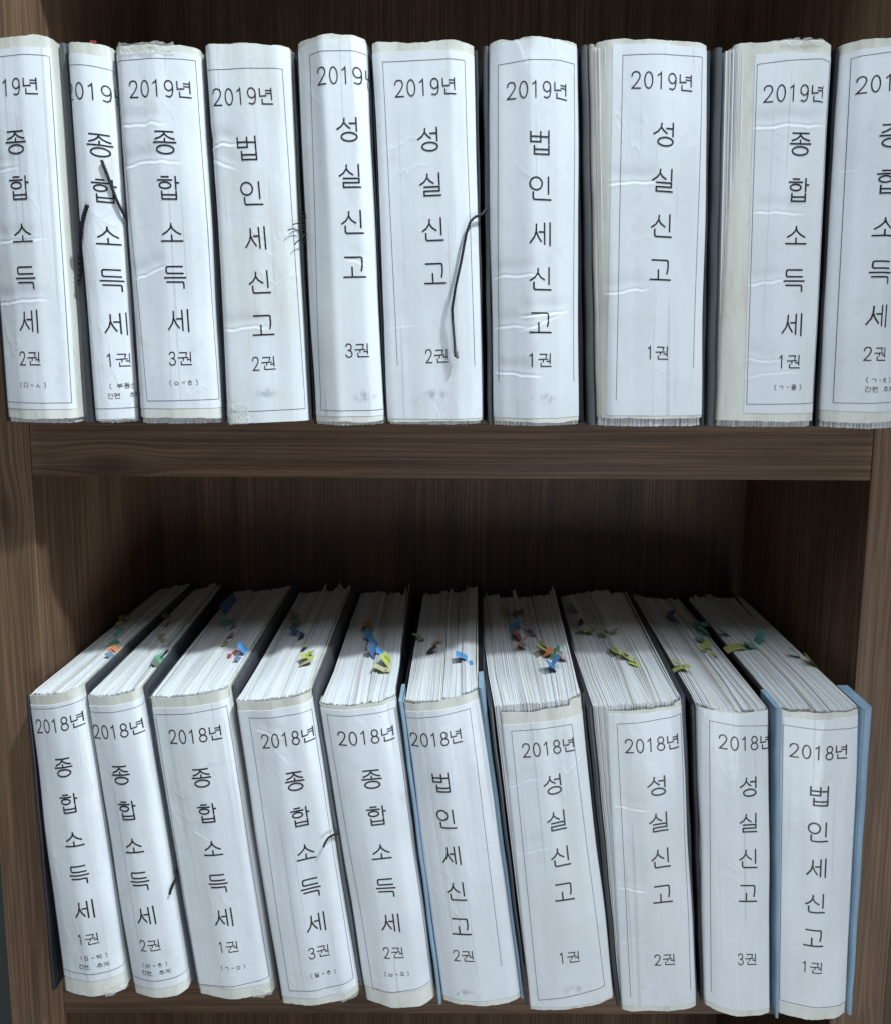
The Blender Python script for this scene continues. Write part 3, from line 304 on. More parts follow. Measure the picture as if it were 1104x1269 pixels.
# ---------------------------------------------------------------- stroke lettering (thin rounded Korean print)
def ell(cx, cy, rx, ry, n=20): return [(cx+rx*math.sin(2*math.pi*i/n), cy-ry*math.cos(2*math.pi*i/n)) for i in range(n+1)]
G = {
'종': [[(.1,.05),(.9,.05)],[(.5,.06),(.46,.18),(.31,.29),(.08,.37)],[(.5,.14),(.62,.25),(.77,.32),(.94,.36)],[(.5,.33),(.5,.5)],[(0,.5),(1,.5)],ell(.5,.8,.38,.18)],
'합': [[(.22,.03),(.55,.03)],[(.03,.165),(.7,.165)],ell(.37,.39,.26,.135),[(.85,0),(.85,.57)],[(.85,.28),(1,.28)],[(.2,.64),(.2,.98),(.85,.98),(.85,.64)],[(.2,.8),(.85,.8)]],
'소': [[(.5,.1),(.47,.28),(.3,.45),(.08,.58)],[(.5,.2),(.56,.33),(.72,.47),(.92,.57)],[(.5,.6),(.5,.86)],[(0,.86),(1,.86)]],
'득': [[(.88,.04),(.17,.04),(.12,.09),(.12,.29),(.17,.34),(.9,.34)],[(0,.53),(1,.53)],[(.1,.72),(.84,.72),(.88,.76),(.88,1)]],
'세': [[(.3,.08),(.29,.35),(.22,.62),(.02,.9)],[(.29,.4),(.38,.62),(.53,.84)],[(.42,.42),(.69,.42)],[(.69,.03),(.69,.95)],[(.95,0),(.95,1)]],
'법': [[(.06,.05),(.06,.48),(.52,.48),(.52,.05)],[(.06,.26),(.52,.26)],[(.53,.27),(.9,.27)],[(.9,0),(.9,.58)],[(.22,.64),(.22,1),(.9,1),(.9,.64)],[(.22,.8),(.9,.8)]],
'인': [ell(.3,.3,.28,.27),[(.88,0),(.88,.74)],[(.16,.66),(.16,.92),(.21,.98),(1,.98)]],
'신': [[(.38,.05),(.36,.25),(.22,.45),(.02,.58)],[(.37,.26),(.48,.42),(.68,.55)],[(.9,0),(.9,.75)],[(.18,.66),(.18,.92),(.23,.98),(1,.98)]],
'고': [[(.08,.06),(.82,.06),(.87,.1),(.87,.42),(.82,.66)],[(.4,.48),(.4,.92)],[(0,.92),(1,.92)]],
'성': [[(.38,.03),(.36,.2),(.22,.38),(.02,.5)],[(.37,.22),(.48,.35),(.64,.46)],[(.6,.25),(.92,.25)],[(.92,0),(.92,.58)],ell(.57,.81,.36,.18)],
'실': [[(.38,.03),(.36,.2),(.22,.38),(.02,.5)],[(.37,.2),(.48,.34),(.66,.45)],[(.92,0),(.92,.52)],[(.2,.6),(.92,.6),(.92,.78),(.2,.78),(.2,.97),(.98,.97)]],
'년': [[(.06,.03),(.06,.5),(.52,.46)],[(.48,.15),(.88,.15)],[(.48,.32),(.88,.32)],[(.88,0),(.88,.72)],[(.2,.66),(.2,.96),(.95,.96)]],
'권': [[(.1,.06),(.62,.06),(.6,.18),(.55,.32)],[(0,.45),(.72,.42)],[(.36,.45),(.36,.66)],[(.62,.58),(.88,.58)],[(.88,0),(.88,.76)],[(.2,.7),(.2,.97),(.96,.97)]],
'0': [ell(.5,.5,.4,.49)], '1': [[(.18,.2),(.42,.1),(.52,0),(.52,1)]],
'2': [[(.06,.28),(.1,.12),(.28,.02),(.5,0),(.75,.05),(.87,.22),(.82,.4),(.6,.62),(.3,.84),(.06,.99),(.94,.99)]],
'3': [[(.08,.2),(.22,.05),(.48,0),(.76,.06),(.85,.24),(.74,.42),(.48,.48),(.36,.48)],[(.48,.48),(.8,.56),(.92,.74),(.8,.93),(.48,1),(.2,.96),(.05,.8)]],
'8': [ell(.5,.25,.34,.24), ell(.5,.74,.42,.25)],
'9': [ell(.48,.31,.39,.3),[(.87,.31),(.87,.6),(.76,.88),(.5,.99),(.16,.93)]],
'(': [[(.8,0),(.4,.25),(.4,.75),(.8,1)]], ')': [[(.2,0),(.6,.25),(.6,.75),(.2,1)]],
'~': [[(.05,.55),(.3,.42),(.6,.58),(.95,.45)]], '-': [[(.1,.5),(.9,.5)]], '.': [[(.15,.9),(.25,.97)]],
'디': [[(.55,.1),(.1,.1),(.1,.85),(.6,.85)],[(.9,0),(.9,1)]], 'ㅅ': [[(.5,.25),(.45,.5),(.12,.85)],[(.5,.4),(.6,.65),(.88,.85)]],
'ㅇ': [ell(.5,.6,.36,.27)], 'ㅎ': [[(.35,.12),(.65,.12)],[(.12,.3),(.88,.3)],ell(.5,.66,.3,.24)], 'ㄱ': [[(.15,.3),(.85,.3),(.8,.9)]],
'ㅁ': [[(.15,.3),(.85,.3),(.85,.9),(.15,.9),(.15,.3)]], 'ㅂ': [[(.15,.25),(.15,.9),(.85,.9),(.85,.25)],[(.15,.55),(.85,.55)]],
'부': [[(.2,.02),(.2,.42),(.8,.42),(.8,.02)],[(.2,.2),(.8,.2)],[(0,.6),(1,.6)],[(.5,.6),(.5,1)]],
'동': [[(.82,.03),(.18,.03),(.18,.28),(.85,.28)],[(.5,.28),(.5,.47)],[(0,.47),(1,.47)],ell(.5,.8,.34,.18)],
'산': [[(.34,.05),(.3,.3),(.05,.55)],[(.34,.25),(.6,.5)],[(.82,0),(.82,.7)],[(.82,.3),(1,.3)],[(.2,.65),(.2,.96),(.9,.96)]],
'간': [[(.05,.06),(.55,.06),(.45,.35),(.05,.55)],[(.82,0),(.82,.7)],[(.82,.32),(1,.32)],[(.2,.65),(.2,.96),(.9,.96)]],
'편': [[(.03,.06),(.55,.06)],[(.18,.06),(.18,.46)],[(.42,.06),(.42,.46)],[(0,.5),(.6,.46)],[(.62,.15),(.9,.15)],[(.62,.32),(.9,.32)],[(.9,0),(.9,.7)],[(.22,.65),(.22,.96),(.95,.96)]],
'추': [[(.38,.0),(.62,.0)],[(.12,.15),(.88,.15)],[(.5,.15),(.1,.5)],[(.5,.25),(.9,.5)],[(0,.66),(1,.66)],[(.5,.66),(.5,1)]],
'계': [[(.03,.1),(.45,.1),(.38,.5),(.05,.85)],[(.42,.3),(.68,.3)],[(.42,.55),(.68,.55)],[(.68,.04),(.68,.95)],[(.95,0),(.95,1)]],
'박': [[(.06,.02),(.06,.45),(.5,.45),(.5,.02)],[(.06,.22),(.5,.22)],[(.8,0),(.8,.6)],[(.8,.28),(1,.28)],[(.15,.7),(.85,.7),(.85,1)]],
'비': [[(.06,.1),(.06,.85),(.55,.85),(.55,.1)],[(.06,.45),(.55,.45)],[(.9,0),(.9,1)]],
'일': [ell(.3,.25,.25,.2),[(.88,0),(.88,.5)],[(.2,.58),(.88,.58),(.88,.77),(.2,.77),(.2,.97),(.95,.97)]],
'을': [ell(.5,.17,.33,.15),[(0,.44),(1,.44)],[(.15,.58),(.85,.58),(.85,.77),(.15,.77),(.15,.97),(.9,.97)]],
'오': [ell(.5,.3,.32,.25),[(.5,.56),(.5,.85)],[(0,.85),(1,.85)]],
'B': [[(.15,0),(.15,1),(.65,1),(.88,.75),(.65,.5),(.15,.5)],[(.65,.5),(.82,.25),(.6,0),(.15,0)]],
}
class Ink:
    """collects flat strokes in paper coordinates (a across, v up) and lays them on a book's label"""
    def __init__(s): s.V = []; s.F = []; s.z = []
    def stroke(s, pts, wd):
        P_ = [np.array(pts[0], float)]
        for a, b in zip(pts[:-1], pts[1:]):
            a = np.array(a, float); b = np.array(b, float); L_ = np.linalg.norm(b-a)
            if L_ < 1e-7: continue
            k = max(1, int(math.ceil(L_/.0016)))
            for i in range(1, k+1): P_.append(a+(b-a)*i/k)
        P_ = np.array(P_); n = len(P_)
        if n < 2: return
        closed = np.linalg.norm(P_[0]-P_[-1]) < 1e-6
        t = np.diff(P_, axis=0); t /= np.linalg.norm(t, axis=1)[:, None]
        tin = np.vstack([t[-1] if closed else t[0], t]); tout = np.vstack([t, t[0] if closed else t[-1]])
        mt = tin+tout; mt /= np.linalg.norm(mt, axis=1)[:, None]+1e-9
        co = np.clip((mt*tin).sum(1), .5, 1)
        nn = np.stack([-mt[:, 1], mt[:, 0]], 1)/co[:, None]
        b0 = len(s.V); h = wd/2; z = (len(s.z_ids) if hasattr(s, 'z_ids') else 0)
        q = P_.copy()
        if not closed: q[0] -= t[0]*h*.45; q[-1] += t[-1]*h*.45
        s.V += [tuple(v) for v in (q+nn*h)] + [tuple(v) for v in (q-nn*h)]
        s.k = getattr(s, 'k', 0)+1; s.z += [(s.k % 7)*.000012]*(2*n)
        s.F += [[b0+i, b0+i+1, b0+n+i+1, b0+n+i] for i in range(n-1)]
    def text(s, txt, c, cw, ch, adv, ang, wd, narrow=.62):
        ca, sa = math.cos(ang), math.sin(ang); x = 0; items = []
        for g in txt:
            isn = g in '0123456789()~-. '
            wg = cw*(narrow if isn else 1); items.append((g, x, wg)); x += wg + adv*(0.7 if isn else 1)
        tot = x-adv
        for g, x0, wg in items:
            if g == ' ': continue
            for pl in G[g]:
                pts = []
                for (u, v) in pl:
                    lx = x0+u*wg-tot/2; lv = (.5-v)*ch
                    pts.append((c[0]+lx*ca-lv*sa, c[1]+lx*sa+lv*ca))
                s.stroke(pts, wd)

# ---------------------------------------------------------------- the bookcase, its wall and neighbour
case = empty('bookcase', (W/2, D, -.18))
tag(case, 'dark walnut-brown bookcase whose two shelves hold the white binders', 'bookcase')
def cbox(name, a, b, mat, lab=None):
    o = box(name, a, b, mat); o.parent = case; o.matrix_parent_inverse = Matrix.Translation(case.location).inverted()
    if lab: o['label'] = lab
    return o
ZT = ZU + P
cbox('side_panel', (-PW, D, -.18), (-.0004, YB, ZT+.30), 'wood_v', 'left upright panel of the bookcase')
cbox('side_panel', (W+.0004, D, -.18), (W+PW, YB, ZT+.30), 'wood_v', 'right upright panel of the bookcase')
cbox('shelf_board', (0, D+.0006, ZU-T), (W, YB, ZU), 'wood_h', 'thick shelf board under the upper row of binders')
cbox('shelf_board', (0, D+.0006, ZL-T), (W, YB, ZL), 'wood_h', 'thick shelf board under the lower row of binders')
cbox('shelf_board', (0, D+.0006, ZT), (W, YB, ZT+T), 'wood_h', 'shelf board above the upper row of binders')
cbox('shelf_board', (0, D+.0006, -.17), (W, YB, -.12), 'wood_h', 'bottom board of the bookcase')
cbox('back_panel', (-PW+.004, YB+.0004, -.18), (W+PW-.004, YB+.006, ZT+.30), 'wood_back')
nb = box('neighbouring_bookcase_side', (W+PW+.006, D+.02, -.18), (W+PW+.03, YB, ZT+.3), 'wood_back')
tag(nb, 'dark side panel of the next bookcase, close beside the right upright', 'bookcase')
wall = mesh_obj('wall', [(-3, YB+.03, -.2), (3.5, YB+.03, -.2), (3.5, YB+.03, 2.4), (-3, YB+.03, 2.4)], [[0, 1, 2, 3]], 'wall'); tag(wall, kind='structure')

# ---------------------------------------------------------------- binders
class Geo:
    def __init__(s, B, idx):
        s.B = B; s.w = B['w']; s.H = B['H']; s.Y = B['Y']; s.C = np.array(B['C']); s.row = B['row']
        s.dL = B['bk'][0]-s.C[2][0]; s.dR = B['bk'][1]-s.C[3][0]; s.seed = idx*17+3
        s.base = np.array([s.C[0][0], s.Y, ZU if s.row == 'U' else ZL])
        a = np.arange(-.016, s.w+.016, .0004)
        bs = np.array(B['b'], float)
        x = np.clip(a, 0, s.w); b = np.interp(x/s.w, bs[:, 0], bs[:, 1])*1e-3
        kb = np.exp(-(np.arange(-24, 25)*.0004)**2/(2*(.0034 if B['row'] == 'L' else .0011)**2)); kb /= kb.sum()
        b = np.convolve(np.pad(b, 24, mode='edge'), kb, 'valid')
        y = -b + np.maximum(0, -a) + np.maximum(0, a-s.w)
        k = np.exp(-(np.arange(-12, 13)*.0004)**2/(2*.0014**2)); k /= k.sum()
        sm = lambda q: np.convolve(np.pad(q, 12, mode='reflect', reflect_type='odd'), k, 'valid')
        s.a = a; s.px = sm(x); s.py = sm(y)
        tx, ty = np.gradient(s.px), np.gradient(s.py); ln = np.hypot(tx, ty); s.nx = ty/ln; s.ny = -tx/ln
    def M(s, x, y, v):
        x, y, v = np.broadcast_arrays(np.asarray(x, float), np.asarray(y, float), np.asarray(v, float))
        S = x/s.w; t = v/s.H; C = s.C
        f = lambda k: (1-t)*((1-S)*C[0][k]+S*C[1][k])+t*((1-S)*C[2][k]+S*C[3][k])
        X = f(0)+y/L*(s.dL*(1-S)+s.dR*S)
        return np.stack([X-s.base[0], s.Y+y-s.base[1], f(1)-s.base[2]], -1)
    def disp(s, a, v):
        q = vnoise(a, v, s.seed, 55, 6)*.0007+vnoise(a, v, s.seed+1, 28, 14)*.0008+vnoise(a, v, s.seed+2, 130, 9)*.00014
        for (a0, v0, a1, v1, A) in s.B['cr']:
            A = A*.85
            d = np.array([a1-a0, v1-v0]); ln = np.hypot(*d); d /= ln
            u = (a-a0)*d[0]+(v-v0)*d[1]; h = -(a-a0)*d[1]+(v-v0)*d[0] + vnoise(a, v, s.seed+5, 160, 40)*.0013 + vnoise(a, v, s.seed+6, 420, 60)*.0004
            env = np.clip((u+.004)/.006, 0, 1)*np.clip((ln+.006-u)/.012, 0, 1)
            q += env*A*(.00016*np.exp(-((h+.0010)/.0012)**2) - .00034*np.exp(-((h-.0006)/.0009)**2) - .0004*np.exp(-((h-.006)/.006)**2))
        return q
    def P(s, a, v, off=0.0):
        a = np.asarray(a, float); v = np.asarray(v, float)
        f = lambda q: np.interp(a, s.a, q)
        o = off+s.disp(a, v)
        return s.M(f(s.px)+f(s.nx)*o, f(s.py)+f(s.ny)*o, v)
    def Q(s, a, v, off):   # a point standing 'off' metres in front of the spine
        b = np.interp(np.clip(a/s.w, 0, 1), [q[0] for q in s.B['b']], [q[1] for q in s.B['b']])*1e-3
        return s.M(a, -b-off-.0006, v)

def sheet(g, name, a0, a1, v0, v1, off, mat, parent, top=None, bot=None, edges=None):
    na = max(6, int((a1-a0)/.0014)); nv = int((v1-v0)/.0009)
    u = np.linspace(0, 1, na); r = np.linspace(0, 1, nv)
    A, Rr = np.meshgrid(u, r, indexing='ij')
    if edges:   # label edge that runs at a slant: (a_top, a_bottom) left / right
        l0 = edges[0] or (a0, a0); l1 = edges[1] or (a1, a1)
        left = l0[1]+(l0[0]-l0[1])*Rr; right = l1[1]+(l1[0]-l1[1])*Rr
        AA = left+(right-left)*A
    else: AA = a0+(a1-a0)*A
    VT = v1+(top(AA) if top else 0); VB = v0+(bot(AA) if bot else 0)
    VV = VB+(VT-VB)*Rr
    P_ = g.P(AA, VV, off)
    uvs = np.stack([AA.ravel(), VV.ravel()], 1)
    F = grid_faces(na, nv)
    V = P_.reshape(-1, 3)
    # give the sheet its thickness: a rim turned back behind every edge
    th = .0003
    rim = [i*nv for i in range(na)] + [(na-1)*nv+j for j in range(1, nv)] + [i*nv+nv-1 for i in range(na-2, -1, -1)] + [j for j in range(nv-2, 0, -1)]
    aR, vR = AA.ravel()[rim], VV.ravel()[rim]
    back = g.P(aR, vR, off-th); n0 = len(V); k = len(rim)
    V = np.vstack([V, V[rim], back]); uvs = np.vstack([uvs, uvs[rim], uvs[rim]])
    F = np.vstack([F, [[n0+i, n0+k+i, n0+k+(i+1) % k, n0+(i+1) % k] for i in range(k)]])
    o = mesh_obj(name, V, F, mat, parent, smooth=True, uv=uvs)
    return o

def pages(g, parent, x0t, x0b, x1, v0, v1, seed):
    r = np.random.default_rng(seed); V = []; F = []
    x = .0; span = x1
    xs = []; cur = 0.0; wid = g.w
    while cur < 1:
        t = r.uniform(.0003, .0011) if r.random() > .08 else r.uniform(.0011, .0026)
        gp = r.choice([.00005, .0001, .0002, .00045], p=[.52, .28, .14, .06] if seed not in (117, 118, 119) else [.7, .22, .06, .02])
        xs.append((cur, min(1, cur+t/wid))); cur += (t+gp)/wid
    lower = g.row == 'L'
    ys = np.array([0, .006, .018, .045, .09, .14, .18, 1.0]) if lower else np.array([0, .02, .1, 1.0])
    grp = 0; gh = 0; gb = 0
    for (c0, c1) in xs:
        if r.random() < .10: gh = r.normal(0, .0009); gb = r.normal(0, .0030)
        dh = gh+r.normal(0, .00025)+(r.uniform(.0004, .0012) if r.random() < .06 else 0); dv = r.uniform(0, .0007); yb = L-.002+gb*.8+r.normal(0, .0012)
        xm = (c0+c1)/2
        prof = np.interp(np.clip(xm*g.w, 0, g.w), g.a, g.py)
        yf = prof+.0016+r.uniform(0, .0011)
        yy = np.where(ys < 1, yf+ys, max(yb, .15)); n = len(yy); i0 = len(V)
        for k, y in enumerate(yy):
            q = max(y, 0)/L
            wob = (vnoise(np.array(xm*6), np.array(y*8), seed, 1, 1)*.0030*min(1, max(y, 0)/.05)) if lower else 0
            hh = v1+dh+(gb*.5*q*q if lower else 0) - (.0012*r.random() if k == 0 else 0)
            for (c, vt) in ((c0, hh), (c1, hh), (c1, v0+dv), (c0, v0+dv)):
                tt = vt/g.H; xl = x0b+(x0t-x0b)*tt; X = xl+(x1-xl)*c
                V.append((X+wob, y, vt))
        for k in range(n-1):
            for j in range(4):
                a_ = i0+k*4+j; b_ = i0+k*4+(j+1) % 4; F.append([a_, b_, b_+4, a_+4])
        F.append([i0+3, i0+2, i0+1, i0]); e = i0+(n-1)*4; F.append([e, e+1, e+2, e+3])
    V = np.array(V); V = g.M(V[:, 0], V[:, 1], V[:, 2])
    o = mesh_obj('page_block', V, F, 'page', parent); o['kind'] = 'stuff'; return o

def slab(g, name, xt0, xt1, xb0, xb1, y0, y1, v0, v1, mat, parent, bow=0.0, rnd=.0012):
    """upright cover board: x extents (local, at spine top and bottom), rounded front edge, slight bow"""
    nv = 14; V = []; prof = []
    nr = 7
    for i in range(nr): th = math.pi*i/(nr-1); prof.append((.5-.5*math.cos(th), -math.sin(th)))   # (x frac, y forward)
    ysec = [y0+(y1-y0)*k for k in (.06, .2, .5, 1)]
    ring = [(1.0, y) for y in ysec] + [(0.0, y) for y in ysec[::-1]]
    n = nr+len(ring)
    for j in range(nv+1):
        v = v0+(v1-v0)*j/nv; t = min(max(v/g.H, -.02), 1.02)
        l = xb0+(xt0-xb0)*t; r_ = xb1+(xt1-xb1)*t
        wv = bow*math.sin(math.pi*j/nv)+.0003*math.sin(j*1.7+g.seed)
        hw = min((r_-l)/2, rnd*2)
        for (fx, fy) in prof: V.append((l+(r_-l)*fx+wv, y0+hw+fy*hw, v))
        for (fx, y) in ring: V.append((l+(r_-l)*fx+wv*(1-(y-y0)/(y1-y0)), y+hw, v))
    F = [[j*n+i, j*n+(i+1) % n, (j+1)*n+(i+1) % n, (j+1)*n+i] for j in range(nv) for i in range(n)]
    F.append(list(range(n))[::-1]); F.append([nv*n+i for i in range(n)])
    V = np.array(V); o = mesh_obj(name, g.M(V[:, 0], V[:, 1], V[:, 2]), F, mat, parent)
    return o

POS_U = ['cut by the left edge of the photo', 'the narrow one beside a charcoal cover, a short cord sticking out', 'with crinkled tape over its top', 'with a fuzzy dark thread knot at its right edge',
         'with a sharp ridge down its spine', 'with a long dark cord hanging over it', 'with deep wrinkles across its lower half', 'with a wide cream strip left of its label',
         'with page edges and a cream strip left of its label', 'cut by the right edge of the photo']
POS_L = ['against the left upright', 'second from the left, narrow and leaning', 'with a torn lower right corner', 'with a small black cord poking out', 'between a dark cover and a blue edge strip',
         'held between two bright blue edge strips', 'whose label sits below a ragged page edge', 'with grey page edges left of its label', 'with its spine left side in grey shade', 'against the right upright between pale blue strips']
geos = []
for i, B in enumerate(BOOKS): geos.append(Geo(B, i+1))

# colours and shares of the gap right of each binder: (right share, right colour, left share of the next, colour)
GAPS = {('U', 0): (.60, 'slate', .20, 'black'), ('U', 1): (.30, 'black', .30, 'charcoal'), ('U', 2): (.50, 'charcoal', .30, 'black'), ('U', 3): (.40, 'slate', .25, 'black'),
        ('U', 4): (.42, 'charcoal', .30, 'black'), ('U', 5): (.22, 'charcoal', .42, 'slate'), ('U', 6): (.36, 'black', .50, 'slate'), ('U', 7): (.30, 'charcoal', .50, 'slate'),
        ('U', 8): (.45, 'charcoal', .35, 'black'),
        ('L', 0): (.50, 'charcoal', .32, 'slate'), ('L', 1): (.48, 'charcoal', .36, 'slate'), ('L', 2): (.60, 'slate', .28, 'black'), ('L', 3): (.50, 'slate', .34, 'black'),
        ('L', 4): (.18, 'black', .54, 'blue'), ('L', 5): (.42, 'blue', .34, 'charcoal'), ('L', 6): (.36, 'black', .48, 'charcoal'), ('L', 7): (.40, 'charcoal', .36, 'black'),
        ('L', 8): (.25, 'black', .56, 'blue')}
roots = []
for i, (B, g) in enumerate(zip(BOOKS, geos)):
    row = B['row']; k = i % 10
    root = empty('binder', tuple(g.base)); roots.append(root)
    vol = B['vn']
    tag(root, f"white {'2019' if row == 'U' else '2018'} {B['kind']} {vol}권 binder, {(POS_U if row == 'U' else POS_L)[k]}", 'binder',
        'binders standing on the upper shelf' if row == 'U' else 'binders leaning on the lower shelf')
    w_, H_ = g.w, g.H
    nt = B['nt']
    def top(a, g=g, nt=nt, amp=(.0011 if row == 'U' else .0010)):
        q = vnoise(a, a*0, g.seed+9, 90, 1)*amp+vnoise(a, a*0, g.seed+8, 420, 1)*.00035
        if nt: q = q-nt[2]*np.clip((nt[1]*g.w-a)/.0012+.5, 0, 1)
        return q
    def bot(a, g=g): return vnoise(a, a*0, g.seed+19, 70, 1)*.0010+vnoise(a, a*0, g.seed+18, 380, 1)*.00035+.0009
    sp = sheet(g, 'spine', -.011, w_+.011, 0, H_, 0.0, 'cream', root, top, bot)
    v1, v0, le, re = B['lab']
    if v1 > H_-.0025 and not nt: v1 = min(v1, H_-.0012)
    v0 = max(v0, .0016)
    if nt: v1 = min(v1, H_-nt[2]-.003)
    la0, la1 = -.0095, w_+.0095
    lab = sheet(g, 'spine_label', la0, la1, v0, v1, .00025, 'label', root, lambda a, g=g: vnoise(a, a*0, g.seed+30, 30, 1)*.0004, None, (tuple(le) if le else None, tuple(re) if re else None) if (le or re) else None)
    # printed text
    f, l = np.array(B['f']), np.array(B['l']); ang = -math.atan2(f[0]-l[0], f[1]-l[1])
    def lay(ink, name):
        Vi = np.array(ink.V); mesh_obj(name, g.P(Vi[:, 0], Vi[:, 1], .00042+np.array(ink.z)), ink.F, 'ink', lab)
    n = len(B['kind'])
    for q, ch in enumerate(B['kind']):
        ink = Ink(); ink.text(ch, f+(l-f)*q/(n-1), .0173, .0184, 0, ang, .00124 if row == 'U' else .00136); lay(ink, 'printed_character')
    ink = Ink(); ink.text(B['yr'], B['year'], .0112, .0128, .0026, ang, .00098 if row == 'U' else .00108, .68); lay(ink, 'printed_year')
    ink = Ink(); ink.text(vol+'권', B['vol'], .0112, .0110, .0026, ang, .00088, .52); lay(ink, 'printed_volume')
    for tx, c in B['sm']:
        wide = tx[0] == '(' and tx[1] != ' '
        ink = Ink(); ink.text(tx, c, .0042 if wide else .0046, .0045, .0024 if wide else .0006, ang, .00040, .6); lay(ink, 'printed_note')
    lab['yellowing'] = {3: 1.0, 8: .5, 16: .45, 17: .6, 4: .3, 12: .25}.get(i, .08)
    SM = {3: (.001, .027), 4: (.004, .022), 5: (-.002, .024), 6: (.003, .021), 15: (-.004, .013), 16: (.001, .021)}
    if i in SM:
        lab['smudge_across'] = float(B['vol'][0]+SM[i][0]); lab['smudge_up'] = float(SM[i][1])
    else: lab['smudge_across'] = -1.0; lab['smudge_up'] = -1.0
    # thin printed frame
    fr = Ink(); bx = B['box']; lw = .00042
    if bx[0] == 'H':
        aa = (-.0085, w_+.0085); fr.stroke([(aa[0], bx[1]), (aa[1], bx[1])], lw)
        f2 = Ink(); f2.stroke([(aa[0], bx[2]), (aa[1], bx[2])], lw); V2_ = np.array(f2.V); mesh_obj('printed_frame_line', g.P(V2_[:, 0], V2_[:, 1], .00050), f2.F, 'hairline', lab)
    else:
        op = 'open' in bx; tl, tr, bl, br = bx[:4]
        wbox = .064
        if tl is None: tl = (max(tr[0]-wbox, -.009), tr[1]+.0006); bl = (max(br[0]-wbox, -.009), br[1]); nol = True
        else: nol = tl[0] < .001
        if tr is None: tr = (min(tl[0]+wbox, w_+.009), tl[1]); nor = True; br = (br or (min(bl[0]+wbox, w_+.009), bl[1]))
        else: nor = False
        if br is None: br = (min(bl[0]+wbox, w_+.009), bl[1])
        fr.stroke([tl, tr], lw)
        if not nol: fr.stroke([tl, bl], lw)
        if not nor: fr.stroke([tr, br], lw)
        if not op: fr.stroke([bl, br], lw)
    Vi = np.array(fr.V); mesh_obj('printed_frame', g.P(Vi[:, 0], Vi[:, 1], .00036+np.array(fr.z)), fr.F, 'hairline', lab)
    # pages
    zb = min(g.C[0][1], g.C[1][1])
    pv0 = -(zb-ZU)+.0005 if row == 'U' else .0016
    pv1 = H_-.003 if row == 'U' else H_+(.0008 if not nt else .0012)
    xp = B['xp']
    pages(g, root, .0014-xp, .0014-(xp*.5 if row == 'U' and k == 7 else 0), w_-.0014, pv0, pv1, 100+i)
    if row == 'L':
        slab(g, 'endpaper', w_-.0015, w_-.0004, w_-.0015, w_-.0004, .003, L-.004, .002, H_+(.0010 if k > 5 else .0004), 'cream', root, 0, .0005)
        if k > 6: slab(g, 'endpaper', .0002-xp, .0013-xp, .0002, .0013, .003, L-.004, .002, H_+.0004, 'cream', root, 0, .0005)
    if row == 'U' and k == 7: slab(g, 'spine_card', -xp, -.0003, -.0024, -.0003, .0012, L-.004, .001, H_-.0006, 'card', root, 0, .0008)
    # covers
    yfr = .0035
    cv0 = -(zb-ZU)+.0004 if row == 'U' else .0018; cv1 = H_-.001
    if k < 9:
        g2 = geos[i+1]; B2 = BOOKS[i+1]
        top_gap = g2.C[2][0]-B2['xp']-g.C[3][0]; bot_gap = g2.C[0][0]-(B2['xp']*.5 if (row == 'U' and k+1 == 7) else 0)-g.C[1][0]
        fr_, cr_, fl_, cl_ = GAPS[(row, k)]
    else: top_gap = bot_gap = .005; fr_, cr_ = .6, ('black' if row == 'U' else 'blue')
    if k == 9 and row == 'L':
        slab(g, 'cover_edge_strip', w_+.0014, w_+.0112, w_+.0016, w_+.0068, -.002, .028, -.0005, H_+.001, 'blue', root, 0, .003)
        slab(g, 'cover', w_+.0004, w_+.003, w_+.0004, w_+.003, .032, L, .0018, H_-.002, 'charcoal', root)
    elif cr_ == 'blue':
        slab(g, 'cover_edge_strip', w_+.0006, w_+top_gap*fr_, w_+.0006, w_+bot_gap*fr_, -.003, .020, .0016, H_+.003, 'blue', root, 0, .003)
        slab(g, 'cover', w_+.0006, w_+top_gap*fr_, w_+.0006, w_+bot_gap*fr_, .024, L, cv0, cv1, 'black', root)
    else:
        slab(g, 'cover', w_+.0005, w_+max(.0014, top_gap*fr_), w_+.0005, w_+max(.0014, bot_gap*fr_), yfr+(.002 if cr_ == 'black' else 0), L, cv0, cv1, cr_, root)
    if k == 0:
        if row == 'L': slab(g, 'cover', -.0034, -.0004, -.0118, -.0086, .0, L, .0004, cv1, 'black', root)
        else: slab(g, 'cover', -.0022, -.0004, -.0034, -.0004, .002, L, cv0, cv1, 'black', root)
    else:
        g1 = geos[i-1]; fr_, cr_, fl_, cl_ = GAPS[(row, k-1)]
        tg = g.C[2][0]-xp-g1.C[3][0]; bxp = (xp*.5 if (row == 'U' and k == 7) else 0); bg_ = g.C[0][0]-bxp-g1.C[1][0]
        x1t, x1b = -xp-.0005, -bxp-.0005
        x0t, x0b = min(-xp-tg*fl_, x1t-.001), min(-bxp-bg_*fl_, x1b-.001)
        if cl_ == 'blue':
            slab(g, 'cover_edge_strip', x0t, x1t-.0006, x0b, x1b-.0006, -.004, .020, -.0002, H_+.0035, 'blue', root, 0, .003)
            slab(g, 'cover', x0t+.002, x1t, x0b+.002, x1b, .024, L, cv0, cv1, 'black', root)
        else:
            slab(g, 'cover', x0t, x1t, x0b, x1b, .002, L, cv0, cv1, cl_, root)
    # cords and loose threads
    for (rad, pl) in B['cord']:
        V, F = tube([g.Q(a, v, o*1e-3) for a, v, o in pl], rad*1.35, 8, 2600)
        mesh_obj('binding_cord', V, F, 'cord', root, smooth=True)
